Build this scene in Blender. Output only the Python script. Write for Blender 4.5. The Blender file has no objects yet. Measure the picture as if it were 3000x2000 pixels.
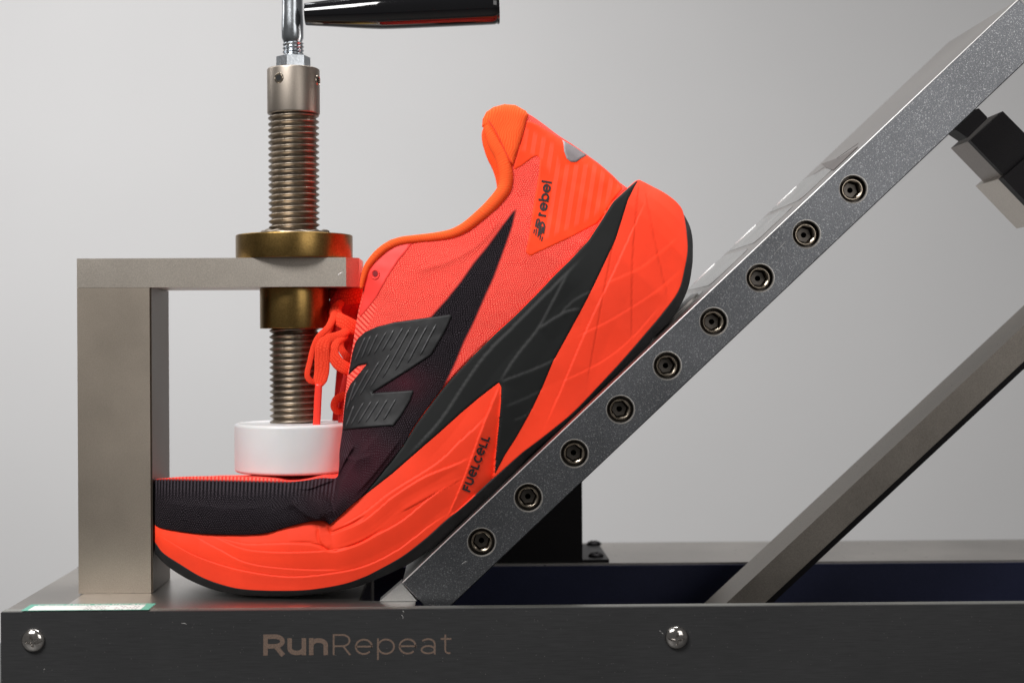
import bpy, bmesh, math, random
import numpy as np
from mathutils import Vector, Matrix, noise
from mathutils.bvhtree import BVHTree
from mathutils.geometry import delaunay_2d_cdt

sc = bpy.context.scene
COL = sc.collection
R = math.radians
random.seed(4)

# ------------------------------------------------------------------ camera
S = 0.00016                  # metres per traced unit on the front face of the base
F = 4500.0                   # focal length and distance, in the same units
PPX, PPY = 1422.0, 1000.0
YAW, ROLL = -0.016, -0.0055
ZC = (2180 - 1000) * S
cam_d = bpy.data.cameras.new('camera')
cam = bpy.data.objects.new('camera', cam_d)
COL.objects.link(cam)
CR = Matrix.Rotation(YAW, 3, 'Z') @ Matrix.Rotation(R(90), 3, 'X') @ Matrix.Rotation(ROLL, 3, 'Z')
CP = Vector((0, -F * S, ZC))
cam.matrix_world = Matrix.Translation(CP) @ CR.to_4x4()
cam_d.sensor_width = 36
cam_d.sensor_fit = 'HORIZONTAL'
cam_d.lens = 36 * F / 3000
cam_d.shift_x = (1500 - PPX) / 3000
cam_d.shift_y = 0
cam_d.clip_start = 0.01
cam_d.clip_end = 50
cam_d.dof.use_dof = True
cam_d.dof.focus_distance = 4720 * S
cam_d.dof.aperture_fstop = 8
sc.camera = cam

# ------------------------------------------------------------------ world, lamps, exposure
w = bpy.data.worlds.new("World")
sc.world = w
w.use_nodes = True
w.node_tree.nodes['Background'].inputs[0].default_value = (1.0, 0.98, 0.96, 1)
w.node_tree.nodes['Background'].inputs[1].default_value = 0.10
sc.view_settings.view_transform = 'Standard'
sc.view_settings.look = 'None'
sc.view_settings.exposure = 0
sc.view_settings.gamma = 1


def area(name, loc, target, sx, sy, power, col=(1, 1, 1)):
    l = bpy.data.lights.new(name, 'AREA')
    l.shape = 'RECTANGLE'
    l.size, l.size_y, l.energy, l.color = sx, sy, power, col
    o = bpy.data.objects.new(name, l)
    COL.objects.link(o)
    o.location = loc
    o.rotation_euler = (Vector(target) - Vector(loc)).to_track_quat('-Z', 'Y').to_euler()
    return o


area('softbox_key', (-0.55, -0.75, 1.05), (0.0, 0.08, 0.15), 0.6, 0.45, 20, (1.0, 0.985, 0.97))
area('softbox_top', (0.10, 0.25, 1.15), (0.05, 0.1, 0.15), 0.6, 0.45, 11, (1.0, 0.99, 0.98))
area('softbox_fill', (0.65, -1.1, 0.55), (0.05, 0.1, 0.18), 0.6, 0.6, 2.5, (1.0, 0.98, 0.96))
area('added_wall_light', (-0.75, 0.45, 0.85), (-0.20, 1.55, 0.36), 1.0, 0.8, 11.2, (1.0, 0.99, 0.985))  # added out of view to brighten the wall from the upper left

# ------------------------------------------------------------------ helpers


def unproj(px, py, d):
    v = CR @ Vector(((px - PPX) / F, (PPY - py) / F, -1))
    t = (d * S - CP.y) / v.y
    return CP + v * t


def tag(o, label=None, cat=None, group=None, kind=None):
    if label: o['label'] = label
    if cat: o['category'] = cat
    if group: o['group'] = group
    if kind: o['kind'] = kind
    return o


def empty(name, loc, label, cat, group=None):
    o = bpy.data.objects.new(name, None)
    o.empty_display_size = 0.01
    COL.objects.link(o)
    o.location = loc
    return tag(o, label, cat, group)


def link(name, me, mat, parent=None, smooth=True):
    if mat and not me.materials: me.materials.append(mat)
    o = bpy.data.objects.new(name, me)
    COL.objects.link(o)
    if smooth:
        me.polygons.foreach_set('use_smooth', [True] * len(me.polygons))
    if parent:
        o.parent = parent
        # vertices are in world space: undo the parent's location
        o.matrix_parent_inverse = Matrix.Translation(-parent_loc(parent))
    return o


def parent_loc(p):
    v = Vector((0, 0, 0))
    while p is not None and p.type == 'EMPTY':
        v = v + Vector(p.location)
        p = p.parent
    return v


def child(name, me, mat, parent, smooth=True):
    """a mesh part whose vertices are given in world space"""
    if mat and not me.materials: me.materials.append(mat)
    o = bpy.data.objects.new(name, me)
    COL.objects.link(o)
    if smooth:
        me.polygons.foreach_set('use_smooth', [True] * len(me.polygons))
    o.parent = parent
    root = parent
    while root.parent: root = root.parent
    if parent == root and root.type == 'EMPTY':
        o.matrix_parent_inverse = Matrix.Translation(-Vector(root.location))
    return o


def pydata(verts, faces, name='mesh'):
    me = bpy.data.meshes.new(name)
    me.from_pydata([tuple(v) for v in verts], [], faces)
    me.update()
    return me


def bm_mesh(bm, name='mesh', bevel=0, seg=2, auto=True):
    if bevel:
        bmesh.ops.bevel(bm, geom=[e for e in bm.edges if e.calc_face_angle(0) > 0.3], offset=bevel, segments=seg,
                        profile=0.6, affect='EDGES', clamp_overlap=True)
    bmesh.ops.recalc_face_normals(bm, faces=bm.faces)
    me = bpy.data.meshes.new(name)
    bm.to_mesh(me)
    bm.free()
    return me


def sharpen(me, ang=35):
    me.polygons.foreach_set('use_smooth', [True] * len(me.polygons))
    bm = bmesh.new(); bm.from_mesh(me)
    for e in bm.edges:
        e.smooth = e.calc_face_angle(0) < R(ang)
    bm.to_mesh(me); bm.free()
    return me


def prism(front, back, bevel=0.0, seg=2):
    """closed solid between two matching loops of points"""
    bm = bmesh.new()
    a = [bm.verts.new(p) for p in front]
    b = [bm.verts.new(p) for p in back]
    n = len(a)
    bm.faces.new(a)
    bm.faces.new(list(reversed(b)))
    for i in range(n):
        j = (i + 1) % n
        bm.faces.new((a[i], b[i], b[j], a[j]))
    return bm_mesh(bm, bevel=bevel, seg=seg)


def prism_px(poly, d0, d1, bevel=0.0, seg=2, dref=None):
    """polygon traced at depth dref, extruded straight back from d0 to d1"""
    dref = d0 if dref is None else dref
    pts = [unproj(x, y, dref) for x, y in poly]
    f = [Vector((p.x, d0 * S, p.z)) for p in pts]
    b = [Vector((p.x, d1 * S, p.z)) for p in pts]
    return sharpen(prism(f, b, bevel * S, seg))


def box(x0, x1, y0, y1, z0, z1, bevel=0.0, seg=2):
    f = [Vector(p) for p in ((x0, y0, z0), (x1, y0, z0), (x1, y0, z1), (x0, y0, z1))]
    b = [Vector((p.x, y1, p.z)) for p in f]
    return sharpen(prism(f, b, bevel, seg))


def lathe(prof, c, axis='Z', n=64, cap=True, M=None):
    """prof: list of (r, h) in metres, revolved round axis through c"""
    vs, fs = [], []
    for r, h in prof:
        for k in range(n):
            a = 2 * math.pi * k / n
            v = Vector((r * math.cos(a), r * math.sin(a), h))
            if M is not None: v = M @ v
            vs.append(Vector(c) + v)
    m = len(prof)
    for i in range(m - 1):
        for k in range(n):
            k2 = (k + 1) % n
            fs.append((i * n + k, i * n + k2, (i + 1) * n + k2, (i + 1) * n + k))
    if cap:
        fs.append(tuple(range(n))[::-1])
        fs.append(tuple((m - 1) * n + k for k in range(n)))
    me = pydata(vs, fs)
    bm = bmesh.new(); bm.from_mesh(me)
    bmesh.ops.recalc_face_normals(bm, faces=bm.faces)
    bm.to_mesh(me); bm.free()
    return sharpen(me, 40)


def rounded(r, h0, h1, b=0.0005, n=4):
    """profile of a cylinder with rounded rims"""
    pr = [(max(r - b, 1e-6) * 0.02, h0), (r - b, h0)]
    for i in range(1, n + 1):
        a = math.pi / 2 * i / n
        pr.append((r - b + b * math.sin(a), h0 + b - b * math.cos(a)))
    for i in range(0, n + 1):
        a = math.pi / 2 * i / n
        pr.append((r - b + b * math.cos(a), h1 - b + b * math.sin(a)))
    pr.append((max(r - b, 1e-6) * 0.02, h1))
    return pr


def thread(cx, cy, z0, z1, rmax, depth, pitch, n=72, spp=10):
    rows = int((z1 - z0) / pitch * spp)
    vs, fs = [], []
    for i in range(rows + 1):
        z = z0 + (z1 - z0) * i / rows
        for k in range(n):
            th = 2 * math.pi * k / n
            ph = (z / pitch - th / (2 * math.pi)) % 1.0
            tri = abs(2 * ph - 1)            # 1 at crest
            tri = min(1, max(0, (tri - 0.08) / 0.8))
            r = rmax - depth * (1 - tri)
            vs.append((cx + r * math.cos(th), cy + r * math.sin(th), z))
    for i in range(rows):
        for k in range(n):
            k2 = (k + 1) % n
            fs.append((i * n + k, i * n + k2, (i + 1) * n + k2, (i + 1) * n + k))
    fs.append(tuple(range(n))[::-1]); fs.append(tuple(rows * n + k for k in range(n)))
    me = pydata(vs, fs)
    return sharpen(me, 60)


def tube(path, radii, n=12, flat=None, close=False):
    """path: world points, radii: per point; flat=(ry) scales the Y extent of the section"""
    vs, fs = [], []
    P = [Vector(p) for p in path]
    for i, p in enumerate(P):
        t = (P[min(i + 1, len(P) - 1)] - P[max(i - 1, 0)]).normalized()
        up = Vector((0, 1, 0))
        a = t.cross(up)
        if a.length < 1e-5: a = Vector((1, 0, 0))
        a.normalize()
        b = a.cross(t).normalized()
        r = radii[i] if hasattr(radii, '__len__') else radii
        fb = flat if flat else 1
        for k in range(n):
            th = 2 * math.pi * k / n
            vs.append(p + a * r * math.cos(th) + b * r * fb * math.sin(th))
    m = len(P)
    for i in range(m - 1):
        for k in range(n):
            k2 = (k + 1) % n
            fs.append((i * n + k, i * n + k2, (i + 1) * n + k2, (i + 1) * n + k))
    fs.append(tuple(range(n))[::-1]); fs.append(tuple((m - 1) * n + k for k in range(n)))
    me = pydata(vs, fs)
    bm = bmesh.new(); bm.from_mesh(me)
    bmesh.ops.recalc_face_normals(bm, faces=bm.faces)
    bm.to_mesh(me); bm.free()
    return me


def catmull(pts, step=None, n=8):
    P = [np.array(p, float) for p in pts]
    out = []
    for i in range(len(P) - 1):
        p0 = P[i - 1] if i > 0 else 2 * P[0] - P[1]
        p1, p2 = P[i], P[i + 1]
        p3 = P[i + 2] if i + 2 < len(P) else 2 * P[-1] - P[-2]
        for k in range(n):
            t = k / n
            out.append(0.5 * ((2 * p1) + (-p0 + p2) * t + (2 * p0 - 5 * p1 + 4 * p2 - p3) * t * t
                              + (-p0 + 3 * p1 - 3 * p2 + p3) * t ** 3))
    out.append(P[-1])
    return np.array(out)


# ------------------------------------------------------------------ materials
def new_mat(name):
    m = bpy.data.materials.new(name)
    m.use_nodes = True
    nt = m.node_tree
    b = nt.nodes['Principled BSDF']
    return m, nt, b


def N(nt, t, **kw):
    n = nt.nodes.new(t)
    for k, v in kw.items():
        if k in ('operation', 'blend_type', 'data_type', 'attribute_name', 'wave_type', 'feature', 'bands_direction', 'noise_dimensions'):
            setattr(n, k, v)
        else:
            n.inputs[k].default_value = v
    return n


def ramp(nt, src, stops):
    r = nt.nodes.new('ShaderNodeValToRGB')
    e = r.color_ramp.elements
    while len(e) < len(stops): e.new(0.5)
    for i, (p, c) in enumerate(stops):
        e[i].position = p
        e[i].color = (*c, 1) if len(c) == 3 else c
    nt.links.new(src, r.inputs[0])
    return r


def add_bump(nt, b, src, strength, dist, prev=None):
    bp = N(nt, 'ShaderNodeBump', Strength=strength, Distance=dist)
    nt.links.new(src, bp.inputs['Height'])
    if prev: nt.links.new(prev, bp.inputs['Normal'])
    nt.links.new(bp.outputs[0], b.inputs['Normal'])
    return bp.outputs[0]


def metal(name, col, rough, grain=2600, bump=0.25, dist=0.00004, var=0.25, stretch=None, metallic=1.0, speck=0.0, cloud=0.12, blotch=14, dust=None):
    grain *= 1.25
    m, nt, b = new_mat(name)
    tc = nt.nodes.new('ShaderNodeTexCoord')
    src = tc.outputs['Object']
    if stretch:
        mp = nt.nodes.new('ShaderNodeMapping')
        mp.inputs['Scale'].default_value = stretch
        nt.links.new(src, mp.inputs[0])
        src = mp.outputs[0]
    n1 = N(nt, 'ShaderNodeTexNoise', Scale=grain, Detail=3.0, Roughness=0.65)
    nt.links.new(src, n1.inputs['Vector'])
    n2 = N(nt, 'ShaderNodeTexNoise', Scale=blotch, Detail=4.0, Roughness=0.6)
    nt.links.new(tc.outputs['Object'], n2.inputs['Vector'])
    lo = tuple(c * (1 - var) for c in col); hi = tuple(min(1, c * (1 + var)) for c in col)
    r1 = ramp(nt, n1.outputs[0], [(0.3, lo), (0.7, hi)])
    r2 = ramp(nt, n2.outputs[0], [(0.3, (1 - cloud,) * 3), (0.7, (1 + cloud,) * 3)])
    mx = N(nt, 'ShaderNodeMix', data_type='RGBA', blend_type='MULTIPLY')
    mx.inputs[0].default_value = 1
    nt.links.new(r1.outputs[0], mx.inputs[6]); nt.links.new(r2.outputs[0], mx.inputs[7])
    out = mx.outputs[2]
    if speck:
        v = N(nt, 'ShaderNodeTexNoise', Scale=grain * 0.8, Detail=1.0)
        nt.links.new(tc.outputs['Object'], v.inputs['Vector'])
        rs = ramp(nt, v.outputs[0], [(0.60, (0, 0, 0)), (0.74, (speck,) * 3)])
        ad = N(nt, 'ShaderNodeMix', data_type='RGBA', blend_type='ADD')
        ad.inputs[0].default_value = 1
        nt.links.new(out, ad.inputs[6]); nt.links.new(rs.outputs[0], ad.inputs[7])
        out = ad.outputs[2]
    if dust:
        # fine dust and nicks: scattered pinpoints of another tone
        vo = N(nt, 'ShaderNodeTexVoronoi', Scale=dust[0])
        nt.links.new(tc.outputs['Object'], vo.inputs['Vector'])
        sx = nt.nodes.new('ShaderNodeSeparateColor'); nt.links.new(vo.outputs['Color'], sx.inputs[0])
        g1 = nt.nodes.new('ShaderNodeMath'); g1.operation = 'GREATER_THAN'; g1.inputs[1].default_value = dust[1]
        nt.links.new(sx.outputs[0], g1.inputs[0])
        g2 = nt.nodes.new('ShaderNodeMath'); g2.operation = 'MULTIPLY'; g2.inputs[1].default_value = 0.22
        nt.links.new(sx.outputs[1], g2.inputs[0])
        g3 = nt.nodes.new('ShaderNodeMath'); g3.operation = 'LESS_THAN'
        nt.links.new(vo.outputs['Distance'], g3.inputs[0]); nt.links.new(g2.outputs[0], g3.inputs[1])
        g4 = nt.nodes.new('ShaderNodeMath'); g4.operation = 'MULTIPLY'
        nt.links.new(g1.outputs[0], g4.inputs[0]); nt.links.new(g3.outputs[0], g4.inputs[1])
        md = N(nt, 'ShaderNodeMix', data_type='RGBA')
        nt.links.new(g4.outputs[0], md.inputs[0]); nt.links.new(out, md.inputs[6]); md.inputs[7].default_value = (*dust[2], 1)
        out = md.outputs[2]
    nt.links.new(out, b.inputs['Base Color'])
    b.inputs['Metallic'].default_value = metallic
    rr = nt.nodes.new('ShaderNodeMapRange')
    rr.inputs['To Min'].default_value = rough * 0.85
    rr.inputs['To Max'].default_value = min(1, rough * 1.15)
    nt.links.new(n2.outputs[0], rr.inputs[0])
    nt.links.new(rr.outputs[0], b.inputs['Roughness'])
    if bump: add_bump(nt, b, n1.outputs[0], bump, dist)
    return m


def plain(name, col, rough=0.5, var=0.06, scale=60, bump=0.1, dist=0.00005, bscale=1800, spec=0.5, metallic=0.0, coat=0.0, sss=0.0):
    m, nt, b = new_mat(name)
    tc = nt.nodes.new('ShaderNodeTexCoord')
    n1 = N(nt, 'ShaderNodeTexNoise', Scale=scale, Detail=5.0)
    nt.links.new(tc.outputs['Object'], n1.inputs['Vector'])
    r1 = ramp(nt, n1.outputs[0], [(0.3, tuple(c * (1 - var) for c in col)), (0.7, tuple(min(1, c * (1 + var)) for c in col))])
    nt.links.new(r1.outputs[0], b.inputs['Base Color'])
    b.inputs['Roughness'].default_value = rough
    b.inputs['Metallic'].default_value = metallic
    b.inputs['Specular IOR Level'].default_value = spec
    b.inputs['Coat Weight'].default_value = coat
    if sss:
        b.inputs['Subsurface Weight'].default_value = sss
        b.inputs['Subsurface Radius'].default_value = (0.01, 0.008, 0.006)
        b.inputs['Subsurface Scale'].default_value = 0.3
    if bump:
        n2 = N(nt, 'ShaderNodeTexNoise', Scale=bscale, Detail=3.0)
        nt.links.new(tc.outputs['Object'], n2.inputs['Vector'])
        add_bump(nt, b, n2.outputs[0], bump, dist)
    return m


M_NICKEL = metal('satin_nickel', (0.45, 0.39, 0.325), 0.45, bump=0.35, grain=2400, var=0.2, cloud=0.06)
M_NICKEL_PLATE = metal('bead_blasted_nickel', (0.58, 0.525, 0.46), 0.42, bump=0.35, grain=2200, var=0.2, cloud=0.06)
M_COLLAR = metal('collar_nickel', (0.40, 0.35, 0.30), 0.42, bump=0.15, grain=2600, var=0.12)
M_THREAD = metal('thread_bronze_steel', (0.33, 0.28, 0.225), 0.36, bump=0.15, grain=1500, var=0.2, cloud=0.2, blotch=60)
M_BRASS = metal('aged_brass', (0.27, 0.17, 0.055), 0.30, bump=0.12, grain=900, var=0.2, cloud=0.25, blotch=50)
M_CHROME = metal('zinc_steel', (0.50, 0.53, 0.56), 0.24, bump=0.2, grain=700, var=0.15, cloud=0.2, blotch=90)
M_BAR = metal('graphite_anodised_aluminium', (0.165, 0.171, 0.183), 0.38, bump=0.55, grain=2100, dist=0.00004, var=0.5, speck=0.32, cloud=0.2)
M_TRAY = metal('polished_aluminium', (0.37, 0.35, 0.335), 0.30, bump=0.08, grain=1500, var=0.06, cloud=0.05)
M_PAD = metal('cloudy_aluminium', (0.50, 0.50, 0.49), 0.26, bump=0.2, grain=500, var=0.10, cloud=0.15, blotch=60)
M_BED = metal('bed_aluminium', (0.52, 0.495, 0.47), 0.33, bump=0.25, grain=1800, var=0.12, cloud=0.1)
M_DECK = metal('grey_deck', (0.34, 0.32, 0.30), 0.42, bump=0.3, grain=1800, var=0.15, cloud=0.15, dust=(300, 0.85, (0.05, 0.045, 0.04)))
M_RIM = metal('rim_aluminium', (0.40, 0.40, 0.37), 0.4, bump=0.3, grain=1800, var=0.15, cloud=0.15)
M_PANEL = metal('black_brushed_panel', (0.046, 0.0465, 0.048), 0.46, bump=0.22, grain=60, dist=0.00005, var=0.17, stretch=(1, 20, 26), metallic=0.45, cloud=0.08, blotch=10, dust=(1300, 0.93, (0.16, 0.155, 0.15)))
M_RAIL = metal('dark_blue_rail', (0.022, 0.026, 0.062), 0.45, bump=0.1, metallic=0.6)
M_BOLT = metal('nickel_bolt', (0.42, 0.36, 0.29), 0.26, bump=0.1, grain=1200, var=0.2, cloud=0.2, blotch=120)
M_BORE = metal('bore_lip_highlight', (0.52, 0.50, 0.47), 0.38, bump=0.1, grain=900, var=0.25, metallic=0.85)
M_BOREWALL = metal('bore_wall_shade', (0.10, 0.09, 0.08), 0.35, bump=0.1)
M_SOCKET = metal('socket_floor_shade', (0.012, 0.009, 0.007), 0.35, bump=0.1, grain=1200, var=0.2)  # near-black tone paints the shade on the socket floor
M_SCREW = metal('polished_steel', (0.60, 0.57, 0.54), 0.14, bump=0.05, grain=800, var=0.1)
M_DARK = plain('recess_shade', (0.006, 0.006, 0.006), 0.8, bump=0)
M_BRACE = metal('brace_steel', (0.215, 0.195, 0.172), 0.44, bump=0.3, grain=1900, var=0.22, cloud=0.12, blotch=30, dust=(600, 0.8, (0.03, 0.027, 0.022)))
M_BLACKMET = metal('black_oxide', (0.016, 0.015, 0.016), 0.5, bump=0.2, grain=1800, metallic=0.92)
M_HANDLE = plain('black_gloss_handle', (0.004, 0.004, 0.005), 0.09, bump=0.03, bscale=300, coat=0.5)
M_WHITE = plain('white_nylon', (0.69, 0.685, 0.69), 0.42, var=0.035, scale=45, bump=0.03, sss=0.25)
M_LACE = None


def lettering_mat(name, col, rough=0.6):
    return plain(name, col, rough, var=0.25, scale=1400, bump=0.05)


M_PRINT_BROWN = lettering_mat('brown_print', (0.135, 0.092, 0.070))
M_PRINT_BLACK = lettering_mat('black_print', (0.012, 0.008, 0.010))


def fabric(name, col, dark=0.25, px=7.5, py=5.2, bump=0.6, dist=0.00016, hi=None, printed=False, rib=False, rough=0.85):
    """knit: small offset loops laid out along the shoe (UV in traced units)"""
    m, nt, b = new_mat(name)
    uv = nt.nodes.new('ShaderNodeUVMap')
    sep = nt.nodes.new('ShaderNodeSeparateXYZ')
    # slight waviness of the yarn
    tcn = N(nt, 'ShaderNodeTexNoise', Scale=0.022, Detail=4.0)
    nt.links.new(uv.outputs[0], tcn.inputs['Vector'])
    vm = N(nt, 'ShaderNodeVectorMath', operation='MULTIPLY_ADD')
    nt.links.new(tcn.outputs['Color'], vm.inputs[0])
    vm.inputs[1].default_value = (26, 26, 0)
    nt.links.new(uv.outputs[0], vm.inputs[2])
    nt.links.new(vm.outputs[0], sep.inputs[0])

    def math_(op, a, b_=None):
        n = nt.nodes.new('ShaderNodeMath'); n.operation = op
        for i, v in enumerate((a, b_)):
            if v is None: continue
            if isinstance(v, (int, float)): n.inputs[i].default_value = v
            else: nt.links.new(v, n.inputs[i])
        return n.outputs[0]
    row = math_('MULTIPLY', sep.outputs['Y'], math.pi / py)
    rowi = math_('FLOOR', math_('MULTIPLY', sep.outputs['Y'], 1 / py))
    off = math_('MULTIPLY', math_('MODULO', rowi, 2.0), math.pi / 2)
    cx = math_('ADD', math_('MULTIPLY', sep.outputs['X'], math.pi / px), off)
    if rib:
        h = math_('ABSOLUTE', math_('SINE', math_('ADD', math_('MULTIPLY', sep.outputs['X'], math.pi / px), math_('MULTIPLY', sep.outputs['Y'], math.pi / py))))
    else:
        h = math_('MULTIPLY', math_('ABSOLUTE', math_('SINE', row)), math_('ABSOLUTE', math_('SINE', cx)))
    nz = N(nt, 'ShaderNodeTexNoise', Scale=0.35, Detail=2.0)
    nt.links.new(uv.outputs[0], nz.inputs['Vector'])
    h2 = math_('ADD', math_('MULTIPLY', h, 0.85), math_('MULTIPLY', nz.outputs[0], 0.5))
    if printed:
        ar = N(nt, 'ShaderNodeAttribute'); ar.attribute_name = 'ribz'
        sp0 = nt.nodes.new('ShaderNodeSeparateXYZ'); nt.links.new(uv.outputs[0], sp0.inputs[0])
        rb = math_('ABSOLUTE', math_('SINE', math_('MULTIPLY', sp0.outputs['X'], math.pi / 12)))
        hr = math_('ADD', math_('MULTIPLY', rb, 0.9), math_('MULTIPLY', h, 0.3))
        mxh = N(nt, 'ShaderNodeMix', data_type='FLOAT')
        nt.links.new(ar.outputs['Fac'], mxh.inputs[0]); nt.links.new(h2, mxh.inputs[2]); nt.links.new(hr, mxh.inputs[3])
        h2 = mxh.outputs[0]
    hi = hi or col
    lo = tuple(c * (1 - dark) for c in col)
    r = ramp(nt, h2, [(0.15, lo), (0.55, col), (1.0, hi)])
    out = r.outputs[0]
    if printed:
        at = N(nt, 'ShaderNodeAttribute'); at.attribute_name = 'print_edge'
        dk = ramp(nt, h2, [(0.2, (0.003, 0.002, 0.003)), (0.65, (0.007, 0.005, 0.007)), (1.0, (0.042, 0.034, 0.041))])
        bl = N(nt, 'ShaderNodeTexNoise', Scale=0.010, Detail=2.0)
        nt.links.new(uv.outputs[0], bl.inputs['Vector'])
        ap = N(nt, 'ShaderNodeAttribute'); ap.attribute_name = 'plum'
        pf = math_('MULTIPLY', math_('MULTIPLY', ap.outputs['Fac'], bl.outputs[0]), 0.6)
        mxp = N(nt, 'ShaderNodeMix', data_type='RGBA')
        nt.links.new(pf, mxp.inputs[0]); nt.links.new(dk.outputs[0], mxp.inputs[6])
        mxp.inputs[7].default_value = (0.10, 0.012, 0.025, 1)
        wob = math_('ADD', at.outputs['Fac'], math_('MULTIPLY', h2, 4.0))
        mr = nt.nodes.new('ShaderNodeMapRange')
        mr.interpolation_type = 'SMOOTHSTEP'
        mr.inputs['From Min'].default_value = -3.0
        mr.inputs['From Max'].default_value = 6.0
        nt.links.new(wob, mr.inputs[0])
        mx = N(nt, 'ShaderNodeMix', data_type='RGBA')
        nt.links.new(mr.outputs[0], mx.inputs[0]); nt.links.new(out, mx.inputs[6]); nt.links.new(mxp.outputs[2], mx.inputs[7])
        out = mx.outputs[2]
    nt.links.new(out, b.inputs['Base Color'])
    b.inputs['Roughness'].default_value = rough
    b.inputs['Specular IOR Level'].default_value = 0.12
    b.inputs['Sheen Weight'].default_value = 0.0
    add_bump(nt, b, h2, bump, dist)
    return m


C_CORAL = (0.96, 0.056, 0.043)
C_ORANGE = (1.0, 0.105, 0.018)
C_FOAM = (1.0, 0.058, 0.020)
M_UPPER = fabric('coral_knit', C_CORAL, hi=(1.0, 0.175, 0.125), dark=0.5, printed=True)
M_COLLAR_KNIT = fabric('orange_lining_knit', (1.0, 0.092, 0.018), dark=0.12, px=7, py=26, rib=True, bump=0.35, dist=0.00014, hi=(1.0, 0.13, 0.03))
M_LACEM = fabric('red_orange_lace', (0.98, 0.055, 0.022), dark=0.3, px=6, py=6, bump=0.6, dist=0.00014, hi=(1.0, 0.09, 0.04))
M_STAY = plain('coral_film', (0.95, 0.052, 0.042), 0.5, var=0.02, bump=0.1, spec=0.3)
M_AGLET = plain('aglet_plastic', (0.98, 0.05, 0.03), 0.3, var=0.02, bump=0.05)
M_RUBBER = plain('black_outsole_rubber', (0.009, 0.009, 0.010), 0.7, var=0.35, scale=200, bump=0.4, dist=0.0001, bscale=500, spec=0.35)
M_TPU = plain('black_logo_film', (0.010, 0.010, 0.011), 0.55, var=0.2, scale=500, bump=0.35, dist=0.00006, bscale=1600, spec=0.35)
M_REFLECT = metal('grey_reflective_film', (0.26, 0.235, 0.245), 0.6, grain=2600, bump=0.2, var=0.1, metallic=0.4)


def foam(name, col, hi, lines=0.0, rough=0.55, grain=1100, gb=0.35):
    m, nt, b = new_mat(name)
    tc = nt.nodes.new('ShaderNodeTexCoord')
    n1 = N(nt, 'ShaderNodeTexNoise', Scale=22, Detail=6.0, Roughness=0.6)
    nt.links.new(tc.outputs['Object'], n1.inputs['Vector'])
    at = N(nt, 'ShaderNodeAttribute'); at.attribute_name = 'crease'
    r1 = ramp(nt, n1.outputs[0], [(0.3, tuple(c * 0.86 for c in col)), (0.6, col)])
    mx = N(nt, 'ShaderNodeMix', data_type='RGBA')
    mt = nt.nodes.new('ShaderNodeMath'); mt.operation = 'MULTIPLY'
    nt.links.new(at.outputs['Fac'], mt.inputs[0]); mt.inputs[1].default_value = lines
    nt.links.new(mt.outputs[0], mx.inputs[0]); nt.links.new(r1.outputs[0], mx.inputs[6])
    mx.inputs[7].default_value = (*hi, 1)
    nt.links.new(mx.outputs[2], b.inputs['Base Color'])
    b.inputs['Roughness'].default_value = rough
    b.inputs['Specular IOR Level'].default_value = 0.18
    n2 = N(nt, 'ShaderNodeTexNoise', Scale=grain, Detail=3.0)
    nt.links.new(tc.outputs['Object'], n2.inputs['Vector'])
    add_bump(nt, b, n2.outputs[0], gb, 0.00005)
    return m


M_FOAM = foam('orange_foam', C_FOAM, (1.0, 0.12, 0.06), lines=0.0)
M_FOAMB = foam('black_foam', (0.010, 0.011, 0.011), (0.07, 0.07, 0.07), lines=0.3, rough=0.62)  # paler crease lines put scuffs and highlights into the colour


def striped(name):
    """orange heel film with paler upright stripes"""
    m, nt, b = new_mat(name)
    uv = nt.nodes.new('ShaderNodeUVMap')
    mp = nt.nodes.new('ShaderNodeMapping')
    mp.inputs['Rotation'].default_value = (0, 0, R(-9))
    nt.links.new(uv.outputs[0], mp.inputs[0])
    wv = N(nt, 'ShaderNodeTexWave', wave_type='BANDS', Scale=0.0118, Distortion=0.0)
    wv.bands_direction = 'X'
    nt.links.new(mp.outputs[0], wv.inputs['Vector'])
    at = N(nt, 'ShaderNodeAttribute'); at.attribute_name = 'stripe'
    r = ramp(nt, wv.outputs[0], [(0.46, (0, 0, 0)), (0.56, (1, 1, 1))])
    mt = nt.nodes.new('ShaderNodeMath'); mt.operation = 'MULTIPLY'
    nt.links.new(r.outputs[0], mt.inputs[0]); nt.links.new(at.outputs['Fac'], mt.inputs[1])
    mx = N(nt, 'ShaderNodeMix', data_type='RGBA')
    nt.links.new(mt.outputs[0], mx.inputs[0])
    mx.inputs[6].default_value = (1.0, 0.058, 0.010, 1)
    mx.inputs[7].default_value = (1.0, 0.080, 0.032, 1)
    nt.links.new(mx.outputs[2], b.inputs['Base Color'])
    b.inputs['Roughness'].default_value = 0.6
    b.inputs['Specular IOR Level'].default_value = 0.2
    add_bump(nt, b, mt.outputs[0], 0.25, 0.0001)
    return m


M_HEEL = striped('orange_heel_film')

# ------------------------------------------------------------------ setting: backdrop and table
m, nt, b = new_mat('grey_wall_paint')
tc = nt.nodes.new('ShaderNodeTexCoord')
n1 = N(nt, 'ShaderNodeTexNoise', Scale=2.2, Detail=4.0)
nt.links.new(tc.outputs['Object'], n1.inputs['Vector'])
r1 = ramp(nt, n1.outputs[0], [(0.3, (0.595, 0.595, 0.598)), (0.7, (0.625, 0.625, 0.628))])
nt.links.new(r1.outputs[0], b.inputs['Base Color'])
b.inputs['Roughness'].default_value = 0.9
M_WALL = m
wall = link('wall', box(-3.5, 3.5, 1.55, 1.70, -0.75, 2.6), M_WALL, smooth=False)
tag(wall, kind='structure')
floor = link('floor', box(-3.5, 3.5, -2.5, 1.549, -0.80, -0.752), plain('grey_floor', (0.22, 0.21, 0.20), 0.6), smooth=False)
tag(floor, kind='structure')
table = empty('table', (0, 0.1, -0.75), 'plain dark table carrying the metal shoe testing rig', 'table')
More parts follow.
